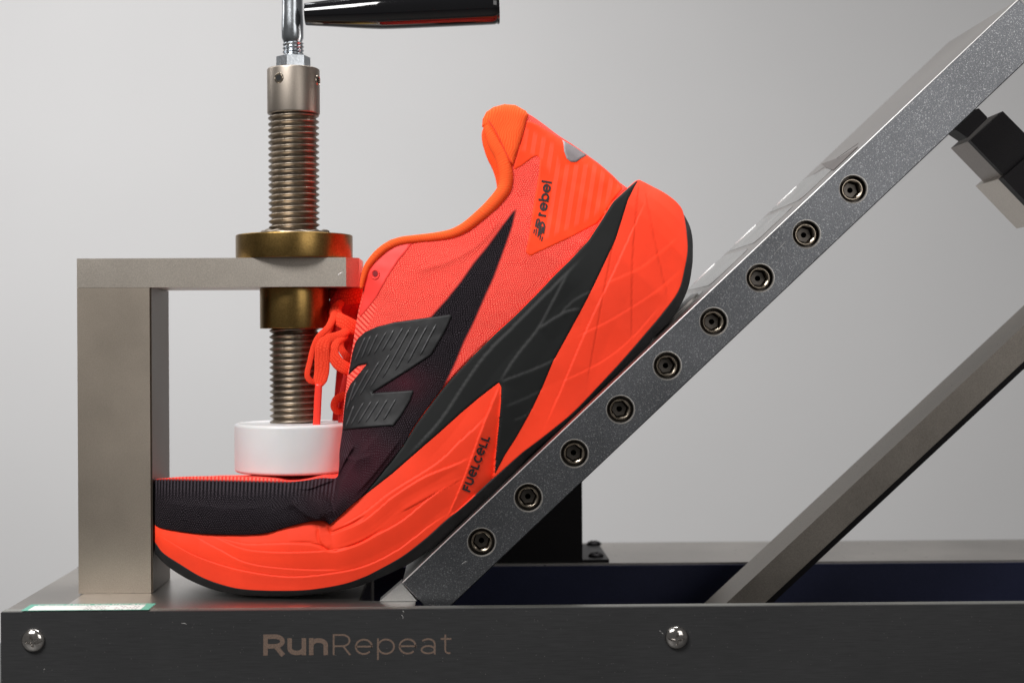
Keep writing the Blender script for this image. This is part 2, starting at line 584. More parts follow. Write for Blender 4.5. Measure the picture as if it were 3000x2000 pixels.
child('table_top', box(-0.42, 0.56, -0.10, 0.26, -0.030, -0.0005, 0.002), plain('dark_table', (0.05, 0.05, 0.05), 0.5), table)
for lx in (-0.38, 0.52):
    for ly in (-0.06, 0.22):
        child('leg', box(lx - 0.02, lx + 0.02, ly - 0.02, ly + 0.02, -0.75, -0.0305, 0.002), M_BLACKMET, table)

# ------------------------------------------------------------------ base frame of the rig
ZT = unproj(1350, 1781, 0).z            # top of the frame
XL = unproj(2, 1790, 0).x
XR = unproj(4100, 1762, 0).x
base = empty('rig_base', ((XL + XR) / 2, 0.1, 0), 'black brushed metal base frame with brown lettering printed on its front', 'machine base')


def W(d): return d * S


child('front_panel', box(XL, XR, 0, W(12), 0, ZT - 0.0002, 0.0003), M_PANEL, base)
child('front_rim', box(XL, XR, W(12.2), W(50), 0.002, ZT, 0.00025), M_RIM, base)
child('rear_rail', box(XL, XR, W(893), W(1441), 0.002, ZT, 0.0006), M_DECK, base)
child('rail_lining', box(XL + 0.02, XR, W(880), W(892), 0.004, ZT - 0.0012, 0.0003), M_RAIL, base)
XD = unproj(1062, 1747, 260).x
child('deck', box(XL, XD, W(50.5), W(892), 0.010, ZT - 0.0004, 0.0004), M_DECK, base)
child('end_panel', box(XR - 0.005, XR, W(51), W(879), 0.002, ZT - 0.0006, 0.0003), M_PANEL, base)
child('bottom_plate', box(XL + 0.001, XR - 0.0051, W(51), W(879), 0.001, 0.006, 0.0003), M_BLACKMET, base)
# polished bed under the shoe, with a narrow tongue running on under the ramp
XB0 = unproj(185, 1768, 60).x
XB1 = unproj(1058, 1747, 260).x
XB2 = unproj(1216, 1768, 60).x
HB = 0.0003
prof = [(XB0, 26), (XB2, 26), (XB2, 115), (XB1, 140), (XB1, 870), (XB0, 870)]
fr = [Vector((x, W(y), ZT + HB)) for x, y in prof]
bk = [Vector((x, W(y), ZT + 0.0001)) for x, y in prof]
child('bed_plate', sharpen(prism(fr, bk, 0.00018, 3)), M_BED, base)
# countersunk screw in the bed, by the shoe
p = unproj(877, 1771, 60)


def head_mesh(c, r, h, M, cross=True, n=40, rings=14, cr=0.62, cw=0.16):
    vs, fs = [Vector((0, 0, h * (0.45 if cross else 1)))], []
    for i in range(1, rings + 1):
        t = i / rings
        for k in range(n):
            a = 2 * math.pi * k / n
            x, y = t * math.cos(a), t * math.sin(a)
            z = math.sqrt(max(0, 1 - (t * 0.985) ** 2)) ** 0.9
            if cross:
                w_ = cw * (1 - 0.45 * t / cr)
                inarm = (min(abs(x), abs(y)) < w_) and t < cr
                if inarm: z *= 0.45 + 0.25 * t
            vs.append(Vector((x * r, y * r, z * h)))
    for k in range(n):
        fs.append((0, 1 + k, 1 + (k + 1) % n))
    for i in range(rings - 1):
        for k in range(n):
            k2 = (k + 1) % n
            fs.append((1 + i * n + k, 1 + (i + 1) * n + k, 1 + (i + 1) * n + k2, 1 + i * n + k2))
    base_i = len(vs)
    for k in range(n):
        a = 2 * math.pi * k / n
        vs.append(Vector((r * math.cos(a), r * math.sin(a), -h * 0.05)))
    for k in range(n):
        k2 = (k + 1) % n
        fs.append((1 + (rings - 1) * n + k, base_i + k, base_i + k2, 1 + (rings - 1) * n + k2))
    me = pydata([Vector(c) + M @ v for v in vs], fs)
    return sharpen(me, 50)


child('flat_screw', head_mesh((p.x, p.y, ZT + HB - 0.00005), 34 * S, 0.0004, Matrix.Identity(3), cross=False), M_BED, base)
MF = Matrix.Rotation(R(90), 3, 'X')      # local z -> towards the camera (-Y)
for (x, y, rot) in ((98, 1874, 10), (1982, 1866, -4)):
    p = unproj(x, y, 0)
    child('pan_head_screw', head_mesh((p.x, -0.00002, p.z), 34 * S, 19 * S, MF @ Matrix.Rotation(R(rot), 3, 'Z'), n=144, rings=44, cr=0.54, cw=0.15), M_SCREW, base)
# black upright behind the ramp with its foot flange
pb = unproj(1706, 1500, 900)
pt = unproj(1706, 1215, 900)
pl = unproj(1330, 1500, 900)
child('upright_box', box(pl.x, pb.x, W(905), W(1330), ZT + 0.0002, pt.z, 0.0004), M_BLACKMET, base)
pf = unproj(1785, 1640, 900)
child('foot_flange', box(pb.x + 0.0001, pf.x, W(903), W(1330), ZT + 0.0002, ZT + 0.0018, 0.0003), M_BLACKMET, base)
for (x, y, d) in ((1744, 1626, 1010), (1738, 1585, 1330)):
    q = unproj(x, y, d)
    child('flange_bolt', head_mesh((q.x, W(d - 30), ZT + 0.0018), 28 * S, 16 * S, Matrix.Identity(3)), M_BLACKMET, base)

# ------------------------------------------------------------------ clamp frame: post, arm, brass bushing
post_b = unproj(340, 1735, 306)
clamp = empty('clamp_stand', (post_b.x, W(450), ZT + HB), 'satin nickel L shaped clamp frame on a square post with brass bushing', 'clamp stand')
x0 = unproj(228, 1300, 306).x
x1 = unproj(445, 1300, 306).x
zb = ZT + HB + 0.0001
ztop = unproj(340, 843, 306).z
zarm = unproj(340, 757, 306).z
child('post', box(x0, x1 - 0.00081, W(306), W(594), zb, ztop, 0.0009, 3), M_NICKEL, clamp)
child('post_side_shade', box(x1 - 0.0008, x1, W(312), W(594), zb + 0.0001, ztop - 0.0001, 0.0002, 2), metal('side_shade_metal', (0.13, 0.105, 0.085), 0.42, bump=0.2), clamp)  # thin plate coloured dark to paint the post's shaded side
xa1 = unproj(1014, 800, 306).x
xe = unproj(1052, 800, 342).x
pr = [(x0, 306), (xa1, 306), (xe, 344), (xe, 556), (xa1, 594), (x0, 594)]
fr = [Vector((x, W(y), zarm)) for x, y in pr]
bk = [Vector((x, W(y), ztop + 0.0001)) for x, y in pr]
child('arm', sharpen(prism(fr, bk, 0.0017, 4)), M_NICKEL_PLATE, clamp)
SC = unproj(864, 1000, 450)              # screw axis
SX, SY = SC.x, W(450)
k450 = (4500 + 450) / 4500


def zat(py, d=450): return unproj(864, py, d).z


def rad(px_, d=450): return px_ * S * (F + d) / F


zf0, zf1 = zarm + 0.0001, zat(690)
child('bushing_flange', lathe(rounded(rad(170), zf0, zf1, 0.0006), (SX, SY, 0), n=96), M_BRASS, clamp)
child('bushing_sleeve', lathe(rounded(rad(101), zat(962), ztop, 0.0004), (SX, SY, 0), n=96), M_BRASS, clamp)
# curl of swarf / dried grease at the top of the flange
gp = []
for k in range(26):
    a = 2 * math.pi * k / 25
    gp.append((SX + rad(88 + 10 * math.sin(3 * a)) * math.cos(a), SY + rad(88) * math.sin(a), zf1 + rad(5 + 3 * math.sin(2 * a + 1))))
child('grease_ring', tube(gp, [rad(9 + 2.5 * math.sin(k * 2.3)) for k in range(26)], n=8), M_THREAD, clamp)

# ------------------------------------------------------------------ clamp screw
ztip = zat(1242)
screw = empty('clamp_screw', (SX, SY, zat(1393)), 'bronze toned threaded clamp screw with crank handle and white round foot', 'clamp screw')
child('threaded_rod', thread(SX, SY, ztip + 0.0002, zat(338), rad(74.5), rad(10.5), rad(17.7)), M_THREAD, screw)
child('collar', lathe(rounded(rad(76.5), zat(337), zat(203), 0.0009, 5), (SX, SY, 0), n=96), M_COLLAR, screw)
for (px_, a) in ((819, 0), (931, 0)):
    q = unproj(px_, 240, 400)
    dx = q.x - SX
    rr_ = rad(76.5)
    dx = max(-rr_ * 0.96, min(rr_ * 0.96, dx))
    th = math.asin(dx / rr_)
    nrm = Vector((math.sin(th), -math.cos(th), 0))
    zax = nrm
    xax = Vector((0, 0, 1)).cross(zax).normalized()
    yax = zax.cross(xax)
    MM = Matrix((xax, yax, zax)).transposed()
    c = Vector((SX, SY, zat(240))) + nrm * (rr_ - 0.0001)
    o = child('set_screw', lathe([(rad(5), 0.0002), (rad(11.5), 0.0002), (rad(13), 0.0005), (rad(15), 0.0003), (rad(16.5), -0.0004), (rad(5), -0.0006)], c, M=MM, n=32), M_BOLT, screw)
    h = child('hex_socket', lathe([(rad(0.5), 0.00025), (rad(9.5), 0.00025), (rad(9.5), -0.0002), (rad(0.5), -0.0002)], c, M=MM, n=6), M_DARK, o, smooth=False)  # dark disc standing in for the shade inside the socket
hx = [(rad(50) * math.cos(R(60 * k + 14)), rad(50) * math.sin(R(60 * k + 14))) for k in range(6)]
fr = [Vector((SX + a, SY + b_, zat(203) + 0.0001)) for a, b_ in hx]
bk = [Vector((SX + a, SY + b_, zat(168))) for a, b_ in hx]
child('hex_nut', sharpen(prism(fr, bk, 0.0007, 3)), M_CHROME, screw)
child('stud_thread', thread(SX, SY, zat(167.5), zat(128), rad(31), rad(4), rad(11)), M_CHROME, screw)
child('crank_arm', lathe([(rad(2), zat(133)), (rad(24), zat(133)), (rad(27), zat(124)), (rad(32), zat(112)), (rad(32), zat(70)), (rad(30.5), zat(40)), (rad(30), zat(-60)), (rad(30), zat(-160)), (rad(22), zat(-175)), (rad(2), zat(-178))],
      (SX - rad(2), SY, 0), n=48), M_CHROME, screw)
# black plastic grip
A = unproj(893, 43, 400); B = unproj(1462, 17, 400)
ax = (B - A).normalized()
L = (B - A).length
zx = ax
xx = Vector((0, 1, 0)).cross(zx).normalized()
yy = zx.cross(xx)
MM = Matrix((xx, yy, zx)).transposed()
pp = [(0.01, 0), (28, 0), (32, 0.008), (33, 0.02), (40, 0.15), (47, 0.27), (51.5, 0.36), (53, 0.40), (54, 0.5), (54.5, 0.75), (54.5, 0.96), (54, 0.975), (52, 0.985), (53.5, 0.988), (54.5, 0.992), (53, 0.998), (49, 1.0), (46, 0.996), (38, 0.97), (0.01, 0.965)]
prf = catmull(pp[:11], n=4).tolist() + pp[11:]
child('grip', lathe([(rad(r_, 400), t * L) for r_, t in prf], A, M=MM, n=72), M_HANDLE, screw)
pr = [(0.0001, zat(1393, 253) if False else 0)]
zd0 = unproj(864, 1394, 253).z
zd1 = unproj(864, 1247, 253).z
child('pressure_foot', lathe(rounded(rad(176), zd0, zd1, 0.0017, 8), (SX, SY, 0), n=128), M_WHITE, screw)
ztip = zd1

# ------------------------------------------------------------------ inclined ramp
DB = 100
P0 = unproj(1178, 1706, DB); P1 = unproj(2986, -3, DB)
av = (P1 - P0).normalized()
LB = (P1 - P0).length
nv = Vector((-av.z, 0, av.x))            # up and to the left
PBt = unproj(2617, 548.5, DB)
WB = -(PBt - P0).dot(nv)
ramp_o = empty('inclined_ramp', (P0.x, W(450), P0.z), 'grey metal ramp tilted at 43 degrees with nine socket bolts along its side', 'ramp')


def sl(s, h, d): return Vector((P0.x, 0, P0.z)) + av * s + nv * h + Vector((0, d * S, 0))


bolts = [(1411, 1587), (1548, 1457), (1683, 1328), (1818, 1199), (1955, 1071), (2091, 942), (2227, 814), (2363, 686), (2500, 554)]
bs = []
for (x, y) in bolts:
    q = unproj(x, y, DB) - P0
    bs.append((q.dot(av), q.dot(nv)))
RB = 41 * S * (F + DB) / F
# side bar with real counterbores
bm = bmesh.new()
NSEG = 40


def fv(s, h, d): return bm.verts.new(sl(s, h, d))


CH = 0.00045
hb = 0 - CH; ht = -WB + CH
edges_s = [CH]
for i in range(len(bs) - 1): edges_s.append((bs[i][0] + bs[i + 1][0]) / 2)
edges_s.append(bs[-1][0] + (bs[-1][0] - edges_s[-1]))
for i, (s, h) in enumerate(bs):
    s0, s1 = edges_s[i], edges_s[i + 1]
    circ = []; rect = []; wallv = []
    for k in range(NSEG):
        a = 2 * math.pi * k / NSEG
        ca, sa = math.cos(a), math.sin(a)
        circ.append(fv(s + RB * ca, h + RB * sa, DB))
        ts = []
        if ca > 1e-9: ts.append((s1 - s) / ca)
        if ca < -1e-9: ts.append((s0 - s) / ca)
        if sa > 1e-9: ts.append((hb - h) / sa)
        if sa < -1e-9: ts.append((ht - h) / sa)
        t = min(ts)
        rect.append((s + t * ca, h + t * sa, a))
    rv = [fv(r_[0], r_[1], DB) for r_ in rect]
    for k in range(NSEG):
        k2 = (k + 1) % NSEG
        bm.faces.new((circ[k], circ[k2], rv[k2], rv[k]))
    # corners of the cell
    for (cs, chh) in ((s0, hb), (s1, hb), (s1, ht), (s0, ht)):
        a = math.atan2(chh - h, cs - s) % (2 * math.pi)
        k = int(a / (2 * math.pi) * NSEG)
        if abs(a / (2 * math.pi) * NSEG - k) > 1e-6:
            cv = fv(cs, chh, DB)
            bm.faces.new((rv[k], rv[(k + 1) % NSEG], cv))
sE = edges_s[-1]
vs_ = [fv(sE, hb, DB), fv(LB - CH, hb, DB), fv(LB - CH, ht, DB), fv(sE, ht, DB)]
bm.faces.new(vs_)
# chamfers and the body behind
f0 = [fv(CH, hb, DB), fv(LB - CH, hb, DB), fv(LB - CH, ht, DB), fv(CH, ht, DB)]
dch = DB + CH / S
f1 = [fv(0, 0, dch), fv(LB, 0, dch), fv(LB, -WB, dch), fv(0, -WB, dch)]
f2 = [fv(0, 0, 188), fv(LB, 0, 188), fv(LB, -WB, 188), fv(0, -WB, 188)]
for i in range(4):
    j = (i + 1) % 4
    bm.faces.new((f0[i], f0[j], f1[j], f1[i]))
    bm.faces.new((f1[i], f1[j], f2[j], f2[i]))
bm.faces.new(f2)
bmesh.ops.remove_doubles(bm, verts=bm.verts, dist=1e-7)
me = bm_mesh(bm)
bar = child('side_bar', me, M_BAR, ramp_o, smooth=False)
# pale strip painting the highlight along the top edge
M_EDGE = metal('highlight_and_scratch_white', (0.9, 0.89, 0.88), 0.45, bump=0, grain=300, var=0.04, metallic=0.45)
arr = child('edge_highlight', tube([sl(0.0002, -0.0001, DB + 1.0), sl(LB - 0.0002, -0.0001, DB + 1.0)], 0.00030, n=10), M_EDGE, ramp_o)
fr = [sl(0.0004, 0.00008, DB + 4), sl(LB - 0.0004, 0.00008, DB + 4), sl(LB - 0.0004, 0.00008, 187), sl(0.0004, 0.00008, 187)]
child('machined_face', sharpen(prism(fr, [v - nv * 0.00006 for v in fr])), M_TRAY, ramp_o)
MBf = Matrix.Rotation(R(90), 3, 'X')
dbore = 40 * S
for i, (s, h) in enumerate(bs):
    c = sl(s, h, DB)
    # bore wall coloured dark for its shade, machined lip coloured pale as a highlight
    pr = [(RB * 0.945, -0.0006), (RB * 0.94, -dbore), (RB * 0.2, -dbore - 0.0002)]
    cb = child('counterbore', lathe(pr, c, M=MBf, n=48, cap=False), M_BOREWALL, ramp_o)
    pr = [(RB * 1.05, 0.00004), (RB * 1.01, 0.00007), (RB * 0.945, -0.0006)]
    child('bore_lip', lathe(pr, c, M=MBf, n=48, cap=False), M_BORE, cb)
    ro, ri, rs = RB * 0.80, RB * 0.62, RB * 0.60
    zh = -dbore * 0.30
    pr = [(ri + 0.0001, zh - 0.0003), (ri + 0.00045, zh), (ro - 0.0005, zh), (ro, zh - 0.0005), (ro, -dbore)]
    bolt = child('socket_bolt', lathe(pr, c, M=MBf, n=48, cap=False), M_BOLT, ramp_o)
    # hexagonal socket: six walls and a floor, with a drilled centre
    rot = random.uniform(0, 60)
    vs, fs = [], []
    for (rr_, zz, m6) in ((ri * 1.02 + 0.0001, zh - 0.00028, 48), (ri * 1.08, zh - 0.0005, 6), (ri * 1.02, zh - dbore * 0.62, 6), (ri * 0.93, zh - dbore * 0.68, 6), (0.00001, zh - dbore * 0.80 - 0.0030, 6)):
        for k in range(48):
            a = 2 * math.pi * k / 48
            if m6 == 6:
                aa = (a - R(rot)) % (math.pi / 3) - math.pi / 6
                r_ = rr_ * math.cos(math.pi / 6) / math.cos(aa)
            else: r_ = rr_
            vs.append(c + MBf @ Vector((r_ * math.cos(a), r_ * math.sin(a), zz)))
    for q in range(4):
        for k in range(48):
            k2 = (k + 1) % 48
            fs.append((q * 48 + k, q * 48 + k2, (q + 1) * 48 + k2, (q + 1) * 48 + k))
    me = sharpen(pydata(vs, fs), 25)
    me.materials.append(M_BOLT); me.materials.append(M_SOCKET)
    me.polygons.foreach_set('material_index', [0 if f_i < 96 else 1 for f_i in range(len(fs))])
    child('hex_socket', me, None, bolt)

# tray: a plate between the bars, seen at a grazing angle
DF = 770
sch = (unproj(2776, 121, DF) - P0).dot(av)
prf = [(0.0, 188.5), (LB, 188.5), (LB, 250), (sch, DF), (0.0, DF)]
hTop = -0.00015
sEnd = (unproj(2405, 470, 500) - P0).dot(av)       # where the raised upper plate begins
fr = [sl(s, hTop, d) for s, d in prf]
bk = [sl(s, -WB * 0.8, d) for s, d in prf]
child('tray_plate', sharpen(prism(fr, bk, 0.0003, 1)), M_TRAY, ramp_o)
prf = [(sEnd, 189), (LB - 0.0004, 189), (LB - 0.0004, 252), (sch, DF - 1), (sEnd - 0.004, DF - 1), (sEnd - 0.004, 640), (sEnd + 0.012, 300)]
fr = [sl(s, 0.00002, d) for s, d in prf]
bk = [sl(s, hTop + 0.00003, d) for s, d in prf]
child('upper_plate', sharpen(prism(fr, bk)), M_TRAY, ramp_o)
# raised grip pads with rounded corners, one after another up the slope
step = 120 * S * (F + DF) / F / math.cos(math.atan(0.944)) * 1.0
npad = int(sEnd / step) + 0
for i in range(npad):
    s1_ = sEnd - 0.0035 - i * step
    s0_ = s1_ - step * 0.88
    if s0_ < 0.012: break
    pts = []
    d0_, d1_ = 262, DF - 6
    rc = 0.006
    for (cs, cd, a0) in ((s1_ - rc, d1_ * S - rc, 0), (s0_ + rc, d1_ * S - rc, 90), (s0_ + rc, d0_ * S + rc, 180), (s1_ - rc, d0_ * S + rc, 270)):
        for k in range(6):
            a = R(a0 + 90 * k / 5)
            pts.append((cs + rc * math.cos(a), (cd + rc * math.sin(a)) / S))
    fr = [sl(s, 0.00005, d) for s, d in pts]
    bk = [sl(s, hTop + 0.00003, d) for s, d in pts]
    pad = child('grip_pad', sharpen(prism(fr, bk, 0.00004, 2)), M_PAD, ramp_o)
    child('pad_glint', tube([sl(s0_ + rc, -0.0001, d1_ - 12), sl(s1_ - rc, -0.0001, d1_ - 12)], 0.00035, n=8), M_EDGE, pad)  # pale strip painting the light caught by the pad's far bevel
    if i in (3, 4, 5):
        # rounded lug at the near end of the pad
        pts = [(s0_ + (s1_ - s0_) * (0.10 + 0.80 * (0.5 - 0.5 * math.cos(math.pi * k / 12))), (300 - 24 * math.sin(math.pi * k / 12))) for k in range(13)]
        pts = pts + [(pts[-1][0], 420), (pts[0][0], 420)]
        child('pad_lug', sharpen(prism([sl(s, 0.0010, d) for s, d in pts], [sl(s, -0.0003, d) for s, d in pts], 0.0006, 3)), M_TRAY, pad)


def on_slope(px, py, h):
    o_ = sl(0, h, 0)
    v = (unproj(px, py, 0) - CP)
    t_ = (o_ - CP).dot(nv) / v.dot(nv)
    return CP + v * t_


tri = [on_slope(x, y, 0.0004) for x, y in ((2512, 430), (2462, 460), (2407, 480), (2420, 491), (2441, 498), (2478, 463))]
child('step_shade', prism(tri, [v - nv * 0.0003 for v in tri]), metal('step_shade_metal', (0.17, 0.155, 0.15), 0.5, bump=0.1), ramp_o, smooth=False)  # dark sheet laid on the tray to paint the shade at the step
# far side bar
child('far_bar', box(0, 1e-3, 0, 1e-3, 0, 1e-3), M_BAR, ramp_o) if False else None
fr = [sl(0, -0.0016, DF + 1), sl(sch, -0.0016, DF + 1), sl(sch, -WB, DF + 1), sl(0, -WB, DF + 1)]
bk = [sl(0, -0.0016, DF + 60), sl(sch, -0.0016, DF + 60), sl(sch, -WB, DF + 60), sl(0, -WB, DF + 60)]
child('far_side_bar', sharpen(prism(fr, bk, 0.0003, 1)), M_BAR, ramp_o)
# pivot block at the foot
fr = [sl(-0.0003, -0.0003, DB + 30), sl(-0.0003, -0.0128, DB + 30), sl(-0.0145, -0.0128, DB + 30), sl(-0.0145, -0.0003, DB + 30)]
zlow = ZT + HB + 0.0002
poly = [(1176, 1705), (1222, 1758), (1112, 1758)]
pts = [unproj(x, y, DB + 16) for x, y in poly]
pts[1].z = zlow; pts[2].z = zlow
f_ = [Vector((p.x, W(DB + 12), p.z)) for p in pts]; b_ = [Vector((p.x, W(DB + 80), p.z)) for p in pts]
f_ = [Vector((p.x, W(44), p.z)) if p.z < zlow + 1e-4 else p for p in f_]
M_FOOT = metal('satin_aluminium_foot', (0.62, 0.62, 0.61), 0.4, bump=0.3, grain=1800, var=0.12)
child('pivot_foot', sharpen(prism([Vector((p.x, W(DB + 14), p.z)) for p in pts], [Vector((p.x, W(DB + 86), p.z)) for p in pts], 0.0003, 1)), M_FOOT, ramp_o)

# ------------------------------------------------------------------ brace under the ramp
bx = [(2125, 1768), (3000, 953), (3000, 1043), (2238, 1768)]
e0 = unproj(2125, 1768, 420); e1 = unproj(3000, 953, 420)
bd = (e1 - e0).normalized()
e2 = unproj(2238, 1768, 420)
bn = Vector((bd.z, 0, -bd.x))
bw = (e2 - e0).dot(bn)
e0 = e0 - bd * 0.055; e1 = e1 + bd * 0.10
brace = empty('support_brace', (e0.x, W(520), e0.z), 'bronze grey square bar propping up the raised end of the ramp', 'brace')
fr = [e0, e1, e1 + bn * bw, e0 + bn * bw]
bk = [v + Vector((0, W(205), 0)) for v in fr]
child('square_bar', sharpen(prism(fr, bk, 0.0005, 2)), M_BRACE, brace)
fr = [e0 + bn * (bw + 0.0002) + Vector((0, W(22), 0)), e1 + bn * (bw + 0.0002) + Vector((0, W(22), 0))]
fr = [fr[0], fr[1], fr[1] + bn * 0.0036, fr[0] + bn * 0.0036]
bk = [v + Vector((0, W(150), 0)) for v in fr]
child('lower_strip', sharpen(prism(fr, bk, 0.0003, 1)), M_BLACKMET, brace)
child('lug', prism_px([(2978, 1065), (3010, 1035), (3040, 1070), (2995, 1083)], 500, 600, 1), M_BLACKMET, brace)

# ------------------------------------------------------------------ black lifting link at the upper right
q = unproj(2890, 420, 260)
act = empty('lifting_link', (q.x, W(330), q.z), 'black jointed lifting link bolted beneath the upper end of the ramp', 'lifting link')
child('pad_block', prism_px([(2799, 380), (2862, 319), (2868, 318), (2892, 343), (2892, 349), (2835, 404)], 150, 235, 2), M_BLACKMET, act)
M_LINK = metal('link_lit_side', (0.34, 0.31, 0.29), 0.42, bump=0.2, grain=1800, var=0.15)
child('upper_block', prism_px([(2843, 412), (2938, 326), (3038, 427), (2941, 513)], 230, 255, 1), M_BLACKMET, act)
child('block_body', prism_px([(2843, 412), (2938, 326), (3038, 427), (2941, 513)], 255.5, 420, 1, dref=230), M_LINK, act)  # body coloured pale so that the block's side reads as lit
child('slot_shade', prism_px([(2884, 465), (2899, 452), (2946, 499), (2932, 513)], 330, 400, 1, dref=302), M_DARK, act)  # dark box painting the shade of a slot that is not cut
child('lower_block', prism_px([(2938, 521), (3030, 439), (3160, 570), (3064, 652)], 200, 240, 1), M_BLACKMET, act)
M_LINK2 = metal('lower_link_lit_side', (0.62, 0.57, 0.51), 0.35, bump=0.2, grain=1500, var=0.15)
child('lower_body', prism_px([(2938, 521), (3030, 439), (3160, 570), (3064, 652)], 240.5, 450, 1, dref=200), M_LINK2, act)  # paler again, the lit side put into the metal's colour

# ------------------------------------------------------------------ running shoe
DC = 450.0


def keyed(pts):
    """pts: (x, y) or (x, y, u). Returns dense arrays of u, x, y"""
    dense, us = [], []
    n = len(pts)
    xy = [p[:2] for p in pts]
    D = catmull(xy, n=8)
    seg = np.r_[0, np.cumsum(np.hypot(*np.diff(D, axis=0).T))]
    ks = [(seg[i * 8], p[2]) for i, p in enumerate(pts) if len(p) > 2]
    u = np.interp(seg, [k[0] for k in ks], [k[1] for k in ks])
    return u, D[:, 0], D[:, 1]


O_ = keyed([(454, 1587, 0), (478, 1619), (526, 1651), (589, 1689), (653, 1713), (717, 1726), (813, 1730, .2), (908, 1727), (1004, 1711, .3), (1068, 1689), (1101, 1673), (1179, 1629, .4), (1254, 1571), (1305, 1525), (1356, 1484, .52), (1433, 1413), (1494, 1358, .6), (1533, 1324), (1568, 1298), (1622, 1256), (1685, 1203, .72), (1771, 1113), (1828, 1051, .84), (1892, 977), (1940, 920, .91), (1988, 853), (2007, 783), (2015, 732, .97), (2013, 690), (2007, 645), (2002, 628, 1)])
B_ = keyed([(454, 1622, 0), (494, 1660), (557, 1699), (637, 1730), (717, 1742), (813, 1746, .2), (908, 1741), (1036, 1721, .3), (1126, 1686), (1203, 1648, .4), (1280, 1594), (1343, 1535), (1382, 1502, .52), (1458, 1433), (1520, 1369, .6), (1571, 1318), (1640, 1266), (1705, 1212, .72), (1777, 1132), (1876, 1035, .84), (1924, 980), (1972, 930, .91), (2013, 853), (2028, 780), (2030, 732, .97), (2029, 700), (2022, 665), (2006, 632, 1)])
M_ = keyed([(454, 1537, 0), (478, 1547), (558, 1560), (637, 1565), (733, 1565), (787, 1559, .2), (845, 1542), (908, 1527), (950, 1525), (965, 1535, .3), (978, 1526), (1020, 1488), (1068, 1443, .4), (1131, 1367), (1180, 1305), (1217, 1243, .52), (1284, 1153, .6), (1322, 1107), (1386, 1039), (1450, 977, .72), (1509, 923), (1573, 859), (1621, 808, .84), (1669, 761), (1723, 703, .91), (1768, 634), (1796, 590), (1838, 551, .97), (1861, 531), (1873, 527, 1)])
T_ = keyed([(454, 1403, 0), (526, 1397), (621, 1395), (717, 1397), (797, 1402, .2), (845, 1410), (892, 1407), (940, 1399), (984, 1399, .3), (993, 1370), (995, 1320), (1003, 1258, .4), (1004, 1230), (1008, 1179), (1013, 1141), (1018, 1102, .52), (1026, 1059), (1034, 1008), (1041, 960), (1051, 905, .6), (1062, 860), (1066, 813), (1068, 780, .66), (1092, 744), (1130, 711), (1155, 699, .72), (1199, 690), (1250, 687, .78), (1314, 678), (1352, 662), (1382, 634, .84), (1414, 604), (1446, 572), (1467, 540, .91), (1466, 503), (1456, 471), (1440, 439), (1424, 408), (1416, 376, .94), (1418, 353), (1429, 333), (1448, 320), (1478, 311), (1509, 314), (1533, 328), (1543, 349, .97)])
HB_ = catmull([(1543, 349), (1573, 361), (1611, 384), (1643, 405), (1685, 429), (1720, 454), (1758, 482), (1793, 512), (1816, 535), (1838, 551)], n=6)   # heel back, top -> midsole


def at(cv, u): return np.array([np.interp(u, cv[0], cv[1]), np.interp(u, cv[0], cv[2])])


WK = ([0, .015, .04, .08, .15, .23, .32, .42, .52, .62, .75, .86, .92, .96, .985, 1.0], [146, 172, 205, 245, 290, 318, 322, 305, 285, 268, 255, 246, 228, 180, 125, 62])
WU = ([0, .015, .04, .08, .15, .23, .32, .42, .52, .62, .75, .86, .90, .94, .96, .97], [146, 170, 200, 238, 280, 306, 310, 292, 272, 256, 240, 226, 205, 160, 110, 42])


def seg_dist(P, poly):
    """distance from points P (n,2) to an open polyline, with signed side"""
    P = np.asarray(P, float)
    best = np.full(len(P), 1e9); side = np.zeros(len(P)); tt = np.zeros(len(P))
    poly = np.asarray(poly, float)
    L_ = np.r_[0, np.cumsum(np.hypot(*np.diff(poly, axis=0).T))]
    for i in range(len(poly) - 1):
        a, b_ = poly[i], poly[i + 1]
        ab = b_ - a
        t = np.clip(((P - a) @ ab) / max(ab @ ab, 1e-9), 0, 1)
        q = a + t[:, None] * ab
        d = np.hypot(*(P - q).T)
        cr = ab[0] * (P[:, 1] - a[1]) - ab[1] * (P[:, 0] - a[0])
        m_ = d < best
        best[m_] = d[m_]; side[m_] = np.sign(cr[m_]); tt[m_] = (L_[i] + t[m_] * np.hypot(*ab)) / L_[-1]
    return best, side, tt


def inside(P, poly):
    P = np.asarray(P, float); poly = np.asarray(poly, float)
    c = np.zeros(len(P), bool)
    j = len(poly) - 1
    for i in range(len(poly)):
        xi, yi = poly[i]; xj, yj = poly[j]
        cond = ((yi > P[:, 1]) != (yj > P[:, 1]))
        with np.errstate(divide='ignore', invalid='ignore'):
            xx_ = (xj - xi) * (P[:, 1] - yi) / (yj - yi + 1e-12) + xi
        c ^= cond & (P[:, 0] < xx_)
        j = i
    return c


def sdist(P, poly):
    cl = list(poly) + [poly[0]]
    d, _, _ = seg_dist(P, cl)
    return np.where(inside(P, poly), d, -d)


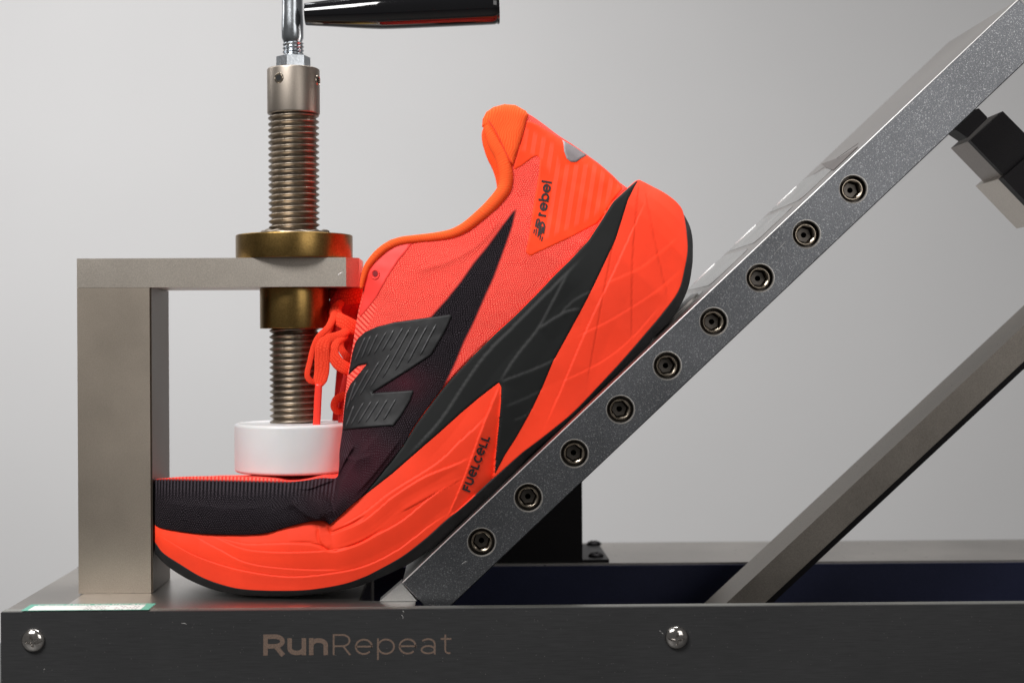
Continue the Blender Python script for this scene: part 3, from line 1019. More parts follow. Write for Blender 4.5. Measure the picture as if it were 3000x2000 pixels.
# creases of the foam: (polyline, height, width, side): a facet that rises to the line and drops behind it
CREASE = [
    ([(478, 1574), (557, 1620), (640, 1652), (717, 1672), (790, 1684), (860, 1689), (940, 1683), (1036, 1667), (1110, 1640), (1180, 1600), (1250, 1545), (1305, 1507)], 7, 34, 1),
    ([(567, 1568), (640, 1607), (717, 1646), (810, 1662), (908, 1668), (1000, 1668)], 5, 26, 1),
    ([(621, 1568), (701, 1603), (765, 1614), (860, 1617), (953, 1612), (1036, 1597), (1110, 1562), (1180, 1523), (1277, 1444), (1359, 1401)], 9, 26, 1),
    ([(650, 1577), (717, 1592), (790, 1592), (860, 1590), (934, 1588)], 5, 18, 1),
    ([(931, 1540), (932, 1565), (940, 1590), (957, 1612)], 6, 14, -1),
    ([(969, 1558), (1010, 1548), (1068, 1523), (1120, 1480), (1150, 1455), (1239, 1398), (1320, 1365), (1374, 1342)], 9, 20, 1),
    ([(1000, 1540), (1068, 1500), (1150, 1437), (1277, 1358), (1350, 1290), (1405, 1240), (1425, 1217)], 6, 22, 1),
    ([(1175, 1500), (1277, 1444), (1359, 1401)], 6, 16, -1),
    ([(1466, 1122), (1425, 1220), (1395, 1300), (1355, 1410), (1312, 1510)], 10, 46, -1),
    ([(1873, 527), (1862, 640), (1852, 780), (1850, 1010)], 5, 60, 1),
    ([(1890, 560), (1925, 740), (1960, 888)], 6, 60, 1),
    ([(1890, 590), (1800, 790), (1720, 960), (1640, 1150), (1600, 1240)], 6, 36, -1),
    ([(1800, 690), (1760, 900), (1720, 1120)], 4, 50, 1),
    ([(1690, 985), (1800, 930), (1925, 850), (1995, 790)], 3, 40, 1),
    ([(1770, 830), (1880, 780), (1990, 690)], 3, 40, 1),
    ([(1640, 1120), (1760, 1060), (1850, 990), (1930, 900)], 3, 40, 1),
    # black wedge
    ([(1698, 762), (1610, 850), (1510, 950), (1430, 1030), (1370, 1110), (1290, 1230), (1200, 1330)], 9, 26, -1),
    ([(1464, 1118), (1500, 1060), (1530, 1020), (1575, 963), (1620, 880), (1668, 790)], 6, 30, 1),
    ([(1464, 1118), (1540, 1090), (1600, 1065), (1632, 1046)], 5, 30, 1),
    ([(1577, 963), (1625, 930), (1665, 910), (1700, 903)], 6, 26, 1),
    ([(1640, 920), (1680, 880), (1735, 850)], 4, 22, 1),
    ([(1480, 1190), (1540, 1165), (1590, 1140)], 3, 26, 1),
    ([(1505, 1230), (1540, 1215), (1560, 1195)], 3, 18, 1),
]


GROOVES = [([(966, 1532), (963, 1546), (972, 1558), (992, 1551), (1030, 1535), (1068, 1512)], 5, 3.4),
           ([(931, 1546), (930, 1566), (938, 1590), (958, 1612)], 4, 3.0),
           ([(850, 1588), (900, 1590), (940, 1598), (966, 1612), (1003, 1607), (1060, 1586), (1120, 1550)], 4, 3.2)]
FACET = [(1466, 1118), (1312, 1514), (1345, 1492), (1446, 1404), (1452, 1330), (1460, 1253), (1467, 1177)]


def crease_disp(P):
    h = np.zeros(len(P)); c = np.zeros(len(P))
    for pl, amp, wd, sd in CREASE:
        pl2 = catmull(pl, n=4) if len(pl) > 2 else np.array(pl, float)
        d, s_, t = seg_dist(P, pl2)
        fade = np.clip(np.minimum(t, 1 - t) * 9 + 0.1, 0, 1)
        on = (s_ * sd > 0)
        prof = np.clip(1 - d / (wd * 2.0), 0, 1)
        h += (0.55 * np.where(on, amp * prof, 0) - 0.8 * np.exp(-(d / 2.4) ** 2)) * fade * 1.0
        c = np.maximum(c, np.exp(-(d / 3.2) ** 2) * fade * np.minimum(1, amp / 6))
    for pl, dep, wd in GROOVES:
        d, _, t = seg_dist(P, catmull(pl, n=5))
        fade = np.clip(np.minimum(t, 1 - t) * 5 + 0.15, 0, 1)
        h += -dep * np.exp(-(d / wd) ** 2) * fade
    ins = inside(P, FACET)
    d, _, _ = seg_dist(P, [(1466, 1118), (1312, 1514)])
    h -= np.where(ins, d * 0.34, 0)
    return h, c


def loft(us, rows_fn, top_fn=None, bottom=True, name='mesh', nv=40, ntop=16, hwfn=None, dispfn=None, far=True):
    """cross sections along the shoe: near wall, closing surface over the top, far wall, closing surface below.
    rows_fn(u, v) -> traced point; hwfn(u, v, P) -> half width; top_fn(u, t) -> fraction to sink the roof"""
    nu = len(us)
    vs_px = np.array([[rows_fn(u, v) for v in np.linspace(0, 1, nv)] for u in us])    # nu, nv, 2
    U, V = np.meshgrid(us, np.linspace(0, 1, nv), indexing='ij')
    hw = hwfn(U, V)
    flat = vs_px.reshape(-1, 2)
    cr = np.zeros(len(flat))
    if dispfn:
        dh, cr = dispfn(flat)
        hw = hw + dh.reshape(hw.shape)
    near = np.zeros((nu, nv, 3))
    hwf = hw.reshape(-1)
    for i, (x, y) in enumerate(flat):
        p = unproj(x, y, DC - hwf[i])
        near[i // nv, i % nv] = p
    ring = []
    ringcr = []; ringpx = []; ringv = []
    cr = cr.reshape(nu, nv)
    Yc = DC * S
    for v in range(nv):
        ring.append(near[:, v]); ringcr.append(cr[:, v]); ringpx.append(vs_px[:, v]); ringv.append(np.full(nu, v / (nv - 1.0)))
    # roof
    for k in range(1, ntop):
        t = k / ntop
        p = near[:, -1].copy()
        y0 = p[:, 1].copy()
        p[:, 1] = y0 + (2 * Yc - 2 * y0) * t
        if top_fn:
            for i, u in enumerate(us):
                dx, dz = top_fn(u, t, near[i])
                p[i, 0] += dx; p[i, 2] += dz
        ring.append(p); ringcr.append(cr[:, -1] * 0); ringpx.append(vs_px[:, -1] * 0 - 999); ringv.append(np.full(nu, 2 + t))
    for v in range(nv - 1, -1, -1):
        p = near[:, v].copy()
        p[:, 1] = 2 * Yc - p[:, 1]
        if top_fn:
            for i, u in enumerate(us):
                dx, dz = top_fn(u, 1.0, near[i])
                p[i, 2] += dz * (v / (nv - 1.0))
        ring.append(p); ringcr.append(cr[:, v]); ringpx.append(vs_px[:, v]); ringv.append(np.full(nu, v / (nv - 1.0) + 4))
    nr = len(ring)
    Vt = np.stack(ring, 1).reshape(-1, 3)          # nu * nr
    fs = []
    closed = bottom
    for i in range(nu - 1):
        for k in range(nr - (0 if closed else 1)):
            k2 = (k + 1) % nr
            fs.append((i * nr + k, (i + 1) * nr + k, (i + 1) * nr + k2, i * nr + k2))
    # caps
    if closed:
        fs.append(tuple(range(nr)))
        fs.append(tuple((nu - 1) * nr + k for k in range(nr))[::-1])
    me = bpy.data.meshes.new(name)
    me.from_pydata(Vt.tolist(), [], fs)
    me.update()
    CRV = np.stack(ringcr, 1).reshape(-1)
    PXV = np.stack(ringpx, 1).reshape(-1, 2)
    RV = np.stack(ringv, 1).reshape(-1)
    a = me.attributes.new('crease', 'FLOAT', 'POINT')
    a.data.foreach_set('value', CRV)
    # uv: arc length along the shoe and across it
    uvl = me.uv_layers.new(name='UVMap')
    along = np.r_[0, np.cumsum(np.linalg.norm(np.diff((near[:, 0] + near[:, -1]) / 2, axis=0), axis=1))] / S
    sect = np.stack(ring, 1)
    across = np.concatenate([np.zeros((nu, 1)), np.cumsum(np.linalg.norm(np.diff(sect, axis=1), axis=2), axis=1)], 1) / S
    UV = np.stack([np.repeat(along[:, None], nr, 1), across], 2).reshape(-1, 2)
    li = np.zeros(len(me.loops), int)
    me.loops.foreach_get('vertex_index', li)
    uvl.data.foreach_set('uv', UV[li].reshape(-1))
    return me, near, vs_px, PXV, RV


def us_range(a, b_, n, extra=()):
    return np.unique(np.r_[np.linspace(a, b_, n), extra])


shoe_c = unproj(815, 1745, 300)
shoe = empty('running_shoe', (shoe_c.x, DC * S, ZT + HB), 'coral and black running shoe bent upward with its toe under the clamp', 'shoe')

# outsole
US = us_range(0, 1, 300)
me, _, _, _, _ = loft(US, lambda u, v: at(B_, u) * (1 - v) + at(O_, u) * v, nv=8, ntop=8,
                      hwfn=lambda U, V: np.interp(U, *WK) * (0.86 + 0.10 * V) + 2)
outsole = child('outsole', me, M_RUBBER, shoe)
# midsole
HE = catmull([(2002, 628), (2000, 617), (1991, 602), (1972, 583), (1940, 561), (1908, 545), (1890, 535), (1873, 527)], n=6)
heL = np.r_[0, np.cumsum(np.hypot(*np.diff(HE, axis=0).T))]; heL /= heL[-1]


def mid_pt(u, v):
    p = at(O_, u) * (1 - v) + at(M_, u) * v
    # blend towards the traced heel silhouette
    k = max(0, (u - 0.93) / 0.07) ** 1.5
    e = np.array([np.interp(v, heL, HE[:, 0]), np.interp(v, heL, HE[:, 1])])
    l = HE[0] * (1 - v) + HE[-1] * v
    p = p + (e - l) * k
    return p


def hw_mid(U, V):
    prof = 0.955 + 0.055 * np.sin(np.pi * V) - 0.02 * V
    # foam bulges where it is folded
    return np.interp(U, *WK) * prof


USM = us_range(0, 1, 620)
me, near_mid, px_mid, PXM, _ = loft(USM, mid_pt, nv=110, ntop=10, hwfn=hw_mid, dispfn=crease_disp)
midsole = child('midsole', me, M_FOAM, shoe)
mid_me = me

# upper
hbL = np.r_[0, np.cumsum(np.hypot(*np.diff(HB_, axis=0).T))]; hbL /= hbL[-1]


def up_pt(u, v):
    mp_, tp_ = at(M_, u), at(T_, u)
    p = mp_ * (1 - v) + tp_ * v
    k = max(0, (u - 0.91) / 0.06) ** 1.4
    e = np.array([np.interp(1 - v, hbL, HB_[:, 0]), np.interp(1 - v, hbL, HB_[:, 1])])
    l = HB_[-1] * (1 - v) + HB_[0] * v
    return p + (e - l) * k


def hw_up(U, V):
    lean = np.interp(U, [0, .1, .3, .45, .6, .8, .9, .97], [.10, .24, .26, .40, .42, .30, .16, .0])
    bulge = np.interp(U, [0, .03, .10, .22, .28, .34], [4, 14, 18, 14, 8, 0]) * np.sin(np.pi * np.clip(V, 0, 1)) ** 0.8
    return np.interp(U, *WU) * (1 - lean * V ** 1.8) - 3 + bulge


FOLDS = [([(835, 1412), (872, 1438), (902, 1460), (930, 1490), (962, 1530)], 16, 34, 1),
         ([(850, 1470), (900, 1510), (950, 1528)], 8, 30, -1),
         ([(800, 1405), (838, 1440), (862, 1490)], 9, 26, 1),
         ([(905, 1408), (930, 1440), (962, 1470), (975, 1515)], 10, 22, 1),
         ([(860, 1427), (900, 1432), (950, 1415), (985, 1402)], 8, 18, -1),
         ([(1040, 1300), (1010, 1350), (990, 1395)], 10, 22, 1),
         ([(995, 1330), (1040, 1345), (1090, 1330)], 6, 20, 1),
         ([(600, 1410), (640, 1440), (720, 1452), (800, 1445)], 5, 40, 1),
         ([(1120, 1260), (1060, 1330), (1000, 1420), (975, 1520)], 8, 44, -1),
         ([(1180, 1275), (1110, 1370), (1040, 1450)], 5, 30, 1),
         ([(454, 1470), (560, 1478), (680, 1490), (800, 1480)], 5, 60, 1),
         ([(1480, 620), (1420, 700), (1330, 760), (1200, 800)], 4, 60, 1)]


def fold_disp(P):
    h = np.zeros(len(P))
    for pl, amp, wd, sd in FOLDS:
        d, s_, t = seg_dist(P, catmull(pl, n=4))
        fade = np.clip(np.minimum(t, 1 - t) * 6 + 0.1, 0, 1)
        h += 1.5 * np.where(s_ * sd > 0, amp * np.exp(-d / wd), amp * np.exp(-d / (wd * 0.18))) * fade
    nz = np.array([noise.noise(Vector((x / 55.0, y / 55.0, 3))) + 0.5 * noise.noise(Vector((x / 22.0, y / 22.0, 9))) for x, y in P])
    h += nz * 1.6
    return h, np.zeros(len(P))


def roof(u, t, nearrow):
    """sink of the surface between the two sides: shallow over the toe, deep in the foot opening"""
    deep = np.interp(u, [0, .60, .68, .93, .97], [0, 0, .62, .62, .30])
    sh = min(1, math.sin(math.pi * t) * 3.2)
    a = nearrow[-1]; b_ = nearrow[int(len(nearrow) * 0.15)]
    dx = (b_[0] - a[0]) * deep * sh
    dz = (b_[2] - a[2]) * deep * sh
    if u < .30:
        dz += -0.0046 * min(1, max(0, (t - 0.04) / 0.8)) * min(1, max(0, (0.19 - u) / 0.06))
        dz += 0.0012 * math.sin(math.pi * t) * min(1, max(0, (u - 0.24) / 0.04))
    return dx, dz


USU = us_range(0, 0.97, 440)
me, near_up, px_up, PXV, RV = loft(USU, up_pt, top_fn=roof, bottom=True, nv=90, ntop=24, hwfn=hw_up, dispfn=fold_disp)
upper = child('upper', me, M_UPPER, shoe)
up_me = me
PRINT = [(430, 1402), (845, 1411), (940, 1399), (986, 1396), (990, 1300), (1000, 1255), (1030, 1215), (1060, 1120), (1120, 1010), (1200, 960), (1263, 928), (1309, 877), (1352, 823), (1388, 771), (1430, 720), (1471, 663), (1503, 621), (1511, 616), (1500, 663), (1478, 726), (1446, 812), (1424, 860), (1386, 947), (1360, 998), (1335, 1059), (1294, 1146), (1280, 1175), (1260, 1300), (1100, 1520), (960, 1600), (430, 1620)]
sd = sdist(PXV, PRINT)
sd = np.where(RV > 2, np.where(RV < 4, -20.0, sd), sd)
a = me.attributes.new('print_edge', 'FLOAT', 'POINT'); a.data.foreach_set('value', sd)
pl = np.exp(-((PXV[:, 0] - 1040) / 110) ** 2 - ((PXV[:, 1] - 1370) / 130) ** 2) + 0.9 * np.exp(-((PXV[:, 0] - 1190) / 80) ** 2 - ((PXV[:, 1] - 1130) / 60) ** 2)
a = me.attributes.new('plum', 'FLOAT', 'POINT'); a.data.foreach_set('value', np.clip(pl, 0, 1))

rz = np.clip((PXV[:, 1] < 1470) * (PXV[:, 1] > 1380) * (1470 - PXV[:, 1]) / 40, 0, 1) * (PXV[:, 0] < 985) * (PXV[:, 0] > 0) * (RV <= 1)
dv, _, _ = seg_dist(PXV, [(1075, 900), (1048, 960), (1036, 1020), (1022, 1100), (1008, 1240), (998, 1330)])
rz = np.maximum(rz, np.clip((34 - dv) / 14, 0, 1))
a = me.attributes.new('ribz', 'FLOAT', 'POINT'); a.data.foreach_set('value', rz)

# near-side surface to lay films, prints and pads on
bv, bf = [], []
for nr_ in (near_mid, near_up):
    o0 = len(bv); nu_, nv_ = nr_.shape[:2]
    bv += [Vector(p) for p in nr_.reshape(-1, 3).tolist()]
    for i in range(nu_ - 1):
        for k in range(nv_ - 1):
            q = o0 + i * nv_ + k
            bf.append((q, q + nv_, q + nv_ + 1, q + 1))
BVH = BVHTree.FromPolygons(bv, bf)


def on_shoe(px, py, h=0.0):
    v = (CR @ Vector(((px - PPX) / F, (PPY - py) / F, -1))).normalized()
    loc, nor, idx, dist = BVH.ray_cast(CP, v)
    if loc is None:
        for rr in range(2, 40, 2):
            for a in range(0, 360, 20):
                v2 = (CR @ Vector(((px + rr * math.cos(R(a)) - PPX) / F, (PPY - py - rr * math.sin(R(a))) / F, -1))).normalized()
                loc, nor, idx, dist = BVH.ray_cast(CP, v2)
                if loc is not None: break
            if loc is not None: break
        if loc is None: loc, nor, idx, dist = BVH.find_nearest(unproj(px, py, DC - 150))
        loc = unproj(px, py, loc.y / S + rr * 1.2)
        nor = Vector((nor.x * 0.3, -1, nor.z * 0.3))
    if nor.y > 0: nor = -nor
    nor = (nor + Vector((0, -1.2, 0))).normalized()
    return loc + nor * (h * S)


def densify(poly, step):
    out = []
    n = len(poly)
    for i in range(n):
        a = np.array(poly[i], float); b_ = np.array(poly[(i + 1) % n], float)
        m_ = max(1, int(np.hypot(*(b_ - a)) / step))
        for k in range(m_): out.append(a + (b_ - a) * k / m_)
    return np.array(out)


def patch_mesh(poly, h, edge=4, spacing=9, puff=0, puffw=20, bury=2.5, place=on_shoe):
    """a film or pad cut to a traced outline and laid on the shoe, its rim turned down to the surface"""
    ring = densify(poly, spacing * 0.6)
    cl = np.vstack([ring, ring[:1]])
    area2 = 0.5 * np.sum(cl[:-1, 0] * cl[1:, 1] - cl[1:, 0] * cl[:-1, 1])
    tn = np.roll(ring, -1, 0) - np.roll(ring, 1, 0)
    tn /= np.hypot(*tn.T)[:, None] + 1e-9
    nr_ = np.stack([-tn[:, 1], tn[:, 0]], 1) * (1 if area2 > 0 else -1)
    pts = [ring]
    for off in (edge * 0.5, edge, edge * 2.5):
        q = ring + nr_ * off
        d = sdist(q, poly)
        pts.append(q[d > off * 0.85])
    x0_, y0_ = ring.min(0); x1_, y1_ = ring.max(0)
    gx, gy = np.meshgrid(np.arange(x0_, x1_, spacing), np.arange(y0_, y1_, spacing))
    gx = gx + (np.arange(gx.shape[0])[:, None] % 2) * spacing / 2
    g = np.stack([gx.ravel(), gy.ravel()], 1)
    d = sdist(g, poly)
    pts.append(g[d > edge * 3.2])
    A_ = np.vstack(pts)
    n = len(ring)
    r = delaunay_2d_cdt([Vector(p) for p in A_.tolist()], [], [list(range(n))], 1, 1e-4)
    V2 = np.array([[v.x, v.y] for v in r[0]])
    dist, _, _ = seg_dist(V2, list(poly) + [poly[0]])
    e = np.clip(dist / edge, 0, 1)
    hh = -bury + (h + bury) * np.sin(e * math.pi / 2)
    if puff:
        q = np.clip(dist / puffw, 0, 1)
        hh = hh + puff * np.sqrt(1 - (1 - q) ** 2)
    V3 = [place(x, y, k) for (x, y), k in zip(V2, hh)]
    me = pydata(V3, [tuple(f) for f in r[2]])
    bm = bmesh.new(); bm.from_mesh(me)
    for f in bm.faces:
        if f.normal.y > 0: f.normal_flip()
    bm.to_mesh(me); bm.free()
    uvl = me.uv_layers.new(name='UVMap')
    li = np.zeros(len(me.loops), int); me.loops.foreach_get('vertex_index', li)
    uvl.data.foreach_set('uv', V2[li].reshape(-1))
    return me, V2, dist


# black foam wedge
WEDGE = [(1034, 1476), (1050, 1461), (1068, 1443), (1131, 1367), (1180, 1305), (1217, 1243), (1284, 1153), (1322, 1107), (1386, 1039), (1450, 977), (1509, 923), (1573, 859), (1621, 808), (1669, 761), (1723, 703), (1768, 634), (1796, 590), (1838, 551), (1861, 531), (1873, 527),
         (1860, 548), (1841, 586), (1812, 679), (1803, 706), (1765, 786), (1733, 853), (1710, 898), (1656, 997), (1621, 1060), (1592, 1130), (1558, 1202), (1515, 1279), (1482, 1330), (1454, 1383), (1447, 1397),
         (1451, 1330), (1459, 1253), (1466, 1177), (1467, 1133), (1461, 1122), (1405, 1165), (1354, 1208), (1283, 1272), (1247, 1303), (1150, 1388), (1068, 1452)]
me, V2, dist = patch_mesh(WEDGE, 2.5, edge=4, spacing=4.5)
h_, c_ = crease_disp(V2)
a = me.attributes.new('crease', 'FLOAT', 'POINT'); a.data.foreach_set('value', c_)
child('midsole_wedge', me, M_FOAMB, midsole)

insd = sdist(PXM, WEDGE)
co = np.zeros(len(mid_me.vertices) * 3); mid_me.vertices.foreach_get('co', co); co = co.reshape(-1, 3)
m_ = insd > 3
co[m_, 1] += np.where(co[m_, 1] < DC * S, 1, -1) * np.clip((insd[m_] - 3) / 6, 0, 1) * 7 * S
mid_me.vertices.foreach_set('co', co.reshape(-1)); mid_me.update()

# heel film with stripes
HEEL = [(1541, 742), (1554, 752), (1573, 742), (1669, 698), (1749, 656), (1774, 628), (1796, 588), (1826, 553), (1816, 537), (1793, 514), (1758, 484), (1720, 456), (1685, 431), (1643, 407), (1611, 386), (1573, 363), (1543, 351), (1530, 400), (1514, 450), (1503, 487), (1505, 500), (1529, 487), (1560, 464), (1573, 458), (1581, 465), (1578, 503), (1560, 615), (1548, 695), (1540, 733)]
me, V2, dist = patch_mesh(HEEL, 2.0, edge=3, spacing=8)
core = sdist(V2, [(1590, 702), (1700, 655), (1745, 630), (1815, 545), (1740, 480), (1700, 485), (1640, 482), (1620, 420), (1540, 375), (1530, 440), (1595, 470), (1618, 520), (1612, 600)])
a = me.attributes.new('stripe', 'FLOAT', 'POINT'); a.data.foreach_set('value', np.clip(core / 6 + 0.5, 0, 1))
heel = child('heel_counter', me, M_HEEL, shoe)
me, _, _ = patch_mesh([(1643, 407), (1648, 418), (1651, 446), (1659, 467), (1672, 477), (1688, 477), (1701, 467), (1721, 456), (1685, 431)], 4.5, edge=3, spacing=6)
child('reflective_tab', me, M_REFLECT, heel)
# eyestay film with eyelet
me, _, _ = patch_mesh([(1212, 708), (1194, 734), (1168, 765), (1135, 816), (1104, 872), (1074, 910), (1053, 934), (1052, 905), (1064, 865), (1067, 813), (1072, 790), (1092, 758), (1122, 733), (1161, 716)], 2.5, edge=3, spacing=8)
stay = child('eyestay', me, M_STAY, shoe)


def ring_path(cx, cy, rx, ry, h, n=24):
    return [on_shoe(cx + rx * math.cos(2 * math.pi * k / n), cy + ry * math.sin(2 * math.pi * k / n), h) for k in range(n + 1)]


child('eyelet', tube(ring_path(1100, 804, 11, 13, 3.0), 2.6 * S, n=8), M_STAY, stay)
me, _, _ = patch_mesh([(1100 + 9 * math.cos(a), 803 + 10 * math.sin(a)) for a in np.linspace(0, 2 * math.pi, 17)[:-1]], 3.2, edge=1.5, spacing=4)
child('eyelet_shade', me, plain('eyelet_shade_red', (0.22, 0.008, 0.012), 0.8, bump=0), stay)  # dark red disc painting the shade inside the eyelet

# logo film
LOGO = [(1049, 990), (1069, 972), (1105, 956), (1156, 943), (1220, 934), (1271, 927), (1322, 920), (1324, 927), (1309, 962), (1289, 998), (1263, 1041), (1194, 1087), (1092, 1151), (1105, 1149), (1210, 1142), (1213, 1145), (1202, 1174), (1177, 1217), (1153, 1248), (1118, 1250), (1067, 1254), (1005, 1260), (1004, 1243), (1007, 1204), (1014, 1153), (1026, 1125), (1049, 1097), (1074, 1066), (1049, 1072), (1029, 1090), (1020, 1102), (1024, 1077), (1032, 1033), (1041, 1003)]
me, _, _ = patch_mesh(LOGO, 5.0, edge=2.6, spacing=7)
logo = child('side_emblem', me, M_TPU, shoe)
M_RIB = plain('rib_highlight_film', (0.050, 0.050, 0.053), 0.40, bump=0.1)  # paler than the emblem film, painting highlights along the ribs
ribs = [((750, 780), (870, 500)), ((825, 745), (930, 485)), ((895, 715), (1010, 465)), ((970, 690), (1110, 440)), ((1060, 660), (1200, 410)), ((1150, 650), (1300, 390)),
        ((1065, 970), (1385, 385)), ((1212, 880), (1480, 380)), ((1350, 795), (1578, 365)), ((1490, 712), (1680, 350)),
        ((925, 1080), (1150, 690)), ((805, 1170), (1030, 775)), ((705, 1240), (905, 870)), ((655, 1330), (760, 1010)),
        ((650, 1530), (740, 1285)), ((705, 1510), (850, 1250)), ((785, 1492), (940, 1235)), ((872, 1475), (1025, 1225)), ((972, 1465), (1122, 1212)), ((1075, 1452), (1218, 1208))]
for (a0, a1) in ribs:
    p0 = np.array([850 + a0[0] / 3.92, 860 + a0[1] / 3.92]); p1 = np.array([850 + a1[0] / 3.92, 860 + a1[1] / 3.92])
    n = 10
    path = []
    rr_ = []
    for k in range(n + 1):
        t = k / n
        q = p0 * (1 - t) + p1 * t
        path.append(on_shoe(q[0], q[1], 5.0))
        rr_.append(3.5 * S * (min(1, t * 8 + .3, (1 - t) * 8 + .3)))
    child('rib', tube(path, rr_, n=8), M_RIB, logo)

# padded collar: a rolled edge all round the foot opening
CC = [(1058, 845, 5), (1064, 815, 8), (1074, 785, 10), (1090, 762, 11.5), (1112, 739, 12.5), (1140, 719, 12.5), (1175, 706, 12.5), (1220, 700, 12.5), (1270, 695, 13.5), (1320, 686, 14.5), (1360, 668, 16), (1400, 638, 18), (1440, 602, 20), (1474, 560, 21), (1483, 525, 21), (1479, 490, 21), (1467, 455, 21), (1451, 426, 20), (1440, 402, 18), (1430, 379, 14.5), (1423, 358, 9), (1421, 344, 3)]
D = catmull(CC, n=6)
path, rads = [], []
for x, y, r_ in D:
    # depth of the upper's edge close by
    k = np.argmin(np.hypot(px_up[:, -1, 0] - x, px_up[:, -1, 1] - y))
    kk = min(max(k, 0), near_up.shape[0] - 1)
    dd = near_up[kk, -8, 1] / S
    q = unproj(x, y, dd + 4)
    path.append(q); rads.append(r_ * S * 1.04)
ys = np.array([p.y for p in path])
for _ in range(6):
    ys[1:-1] = (ys[:-2] + ys[1:-1] * 2 + ys[2:]) / 4
for p_, y_ in zip(path, ys): p_.y = y_
me = tube(path, rads, n=20, flat=0.95)


def tube_uv(me, path, n, scale=1.0):
    uvl = me.uv_layers.new(name='UVMap')
    L_ = [0]
    for i in range(1, len(path)): L_.append(L_[-1] + (path[i] - path[i - 1]).length / S)
    uvs = []
    for i in range(len(path)):
        for k in range(n): uvs.append((L_[i] * scale, k / n * 80 * scale))
    uvs = np.array(uvs)
    li = np.zeros(len(me.loops), int); me.loops.foreach_get('vertex_index', li)
    uvl.data.foreach_set('uv', uvs[li].reshape(-1))


tube_uv(me, path, 20)
collar = child('collar', me, M_COLLAR_KNIT, shoe)
path2 = [Vector((p.x, 2 * DC * S - p.y, p.z)) for p in path]
me = tube(path2, rads, n=20, flat=0.95); tube_uv(me, path2, 20)
child('collar', me, M_COLLAR_KNIT, shoe)
# padded heel tab
TAB = [(1412, 372), (1414, 349), (1425, 328), (1445, 314), (1478, 305), (1510, 308), (1537, 323), (1548, 338), (1542, 354), (1531, 400), (1516, 445), (1503, 488), (1490, 474), (1472, 446), (1449, 400), (1428, 374)]
me, V2, dist = patch_mesh(TAB, 2, edge=3, spacing=7, puff=13, puffw=26)
tab = child('heel_tab', me, M_COLLAR_KNIT, shoe)
# seam on the tab
sm = catmull([(1430, 356), (1443, 376), (1457, 400), (1470, 425), (1480, 448), (1498, 481)], n=6)
child('seam', tube([on_shoe(x, y, 14.0) for x, y in sm], 1.8 * S, n=6), plain('seam_thread', (0.8, 0.05, 0.01), 0.8), tab)

# tongue and laces
M_TONGUE = fabric('dark_coral_tongue', (0.75, 0.035, 0.03), dark=0.3, px=7, py=7, bump=0.6, dist=0.0002)


def ribbon(pts, widths, d, thick=3.2, name='lace', mat=None, parent=None, n=7):
    """flat lace: pts traced (x, y[, depth offset])"""
    P3 = [(p[0], p[1], p[2] if len(p) > 2 else 0) for p in pts]
    D = catmull(P3, n=n)
    wd = np.interp(np.linspace(0, 1, len(D)), np.linspace(0, 1, len(widths)), widths)
    path = [unproj(x, y, d + z) for x, y, z in D]
    wd = wd * (1.12 if name == 'lace' else 1.0)
    me = tube(path, [w_ * S * 0.5 * 1.08 for w_ in wd], n=16, flat=None)
    # flatten the section in depth
    vs = np.zeros(len(me.vertices) * 3); me.vertices.foreach_get('co', vs); vs = vs.reshape(-1, 3)
    for i in range(len(path)):
        c = path[i]
        seg = vs[i * 16:(i + 1) * 16]
        rr_ = wd[i] * S * 0.54
        q = (seg[:, 1] - c.y) / max(rr_, 1e-9)
        seg[:, 1] = c.y + np.sign(q) * (np.abs(q) ** 0.7) * thick * S
    me.vertices.foreach_set('co', vs.reshape(-1))
    tube_uv(me, path, 16)
    return child(name, me, mat or M_LACEM, parent or shoe)


tg = ribbon([(1060, 800, 60), (1040, 850, 60), (1010, 900, 60), (1010, 960, 60), (1025, 1020, 60), (1020, 1090, 60), (1008, 1160, 60), (1005, 1240, 60)], [60, 90, 100, 90, 40, 26, 30, 30], 400, thick=26, name='tongue', mat=M_TONGUE)
ribbon([(1075, 858, 10), (1030, 868, -10), (990, 872, 20), (978, 850, 60)], [42, 44, 42, 30], 440, name='lace')
ribbon([(1070, 846, 0), (1030, 842, 10), (1000, 850, 20)], [26, 24, 18], 450, name='lace')
ribbon([(1062, 968, 30), (1040, 960, -10), (1010, 945, -20), (988, 930, 0), (984, 905, 40), (1000, 885, 60)], [36, 38, 38, 36, 30, 20], 370, name='lace')
ribbon([(1010, 890, 70), (975, 915, 60), (962, 960, 40), (952, 990, 0)], [26, 30, 26, 20], 380, name='lace')
ribbon([(985, 915, 40), (962, 958, 10), (932, 988, 0), (917, 1022, 0), (908, 1060, 0), (900, 1096, 0), (908, 1114, 4), (926, 1117, 10), (936, 1095, 14)], [22, 17, 15, 15, 15, 15, 16, 14, 10], 330, name='lace')
lc = ribbon([(1020, 968, 40), (996, 982, 20), (962, 994, 0), (946, 1012, -8), (944, 1045, -4), (943, 1085, 0), (938, 1112, 0), (934, 1128, 0)], [22, 24, 26, 38, 40, 39, 36, 22], 315, name='lace')
ribbon([(934, 1124), (931, 1170), (929, 1215), (927, 1250), (927, 1254)], [21, 22, 22, 22, 12], 315, thick=9, name='aglet', mat=M_AGLET, parent=shoe)
ribbon([(1014, 985, 30), (985, 1005, 0), (976, 1035, -6), (990, 1062, -6), (1012, 1078, 0), (1040, 1092, 20)], [16, 22, 30, 34, 34, 30], 320, name='lace')
ribbon([(1030, 1060, 60), (1012, 1040, 40), (998, 1015, 50), (1004, 985, 60)], [24, 20, 18, 18], 360, name='lace')
ribbon([(1025, 1150, 60), (1004, 1160, 40), (985, 1170, 30), (978, 1190, 30), (990, 1205, 40), (1012, 1200, 60)], [22, 22, 20, 18, 18, 16], 390, name='lace')
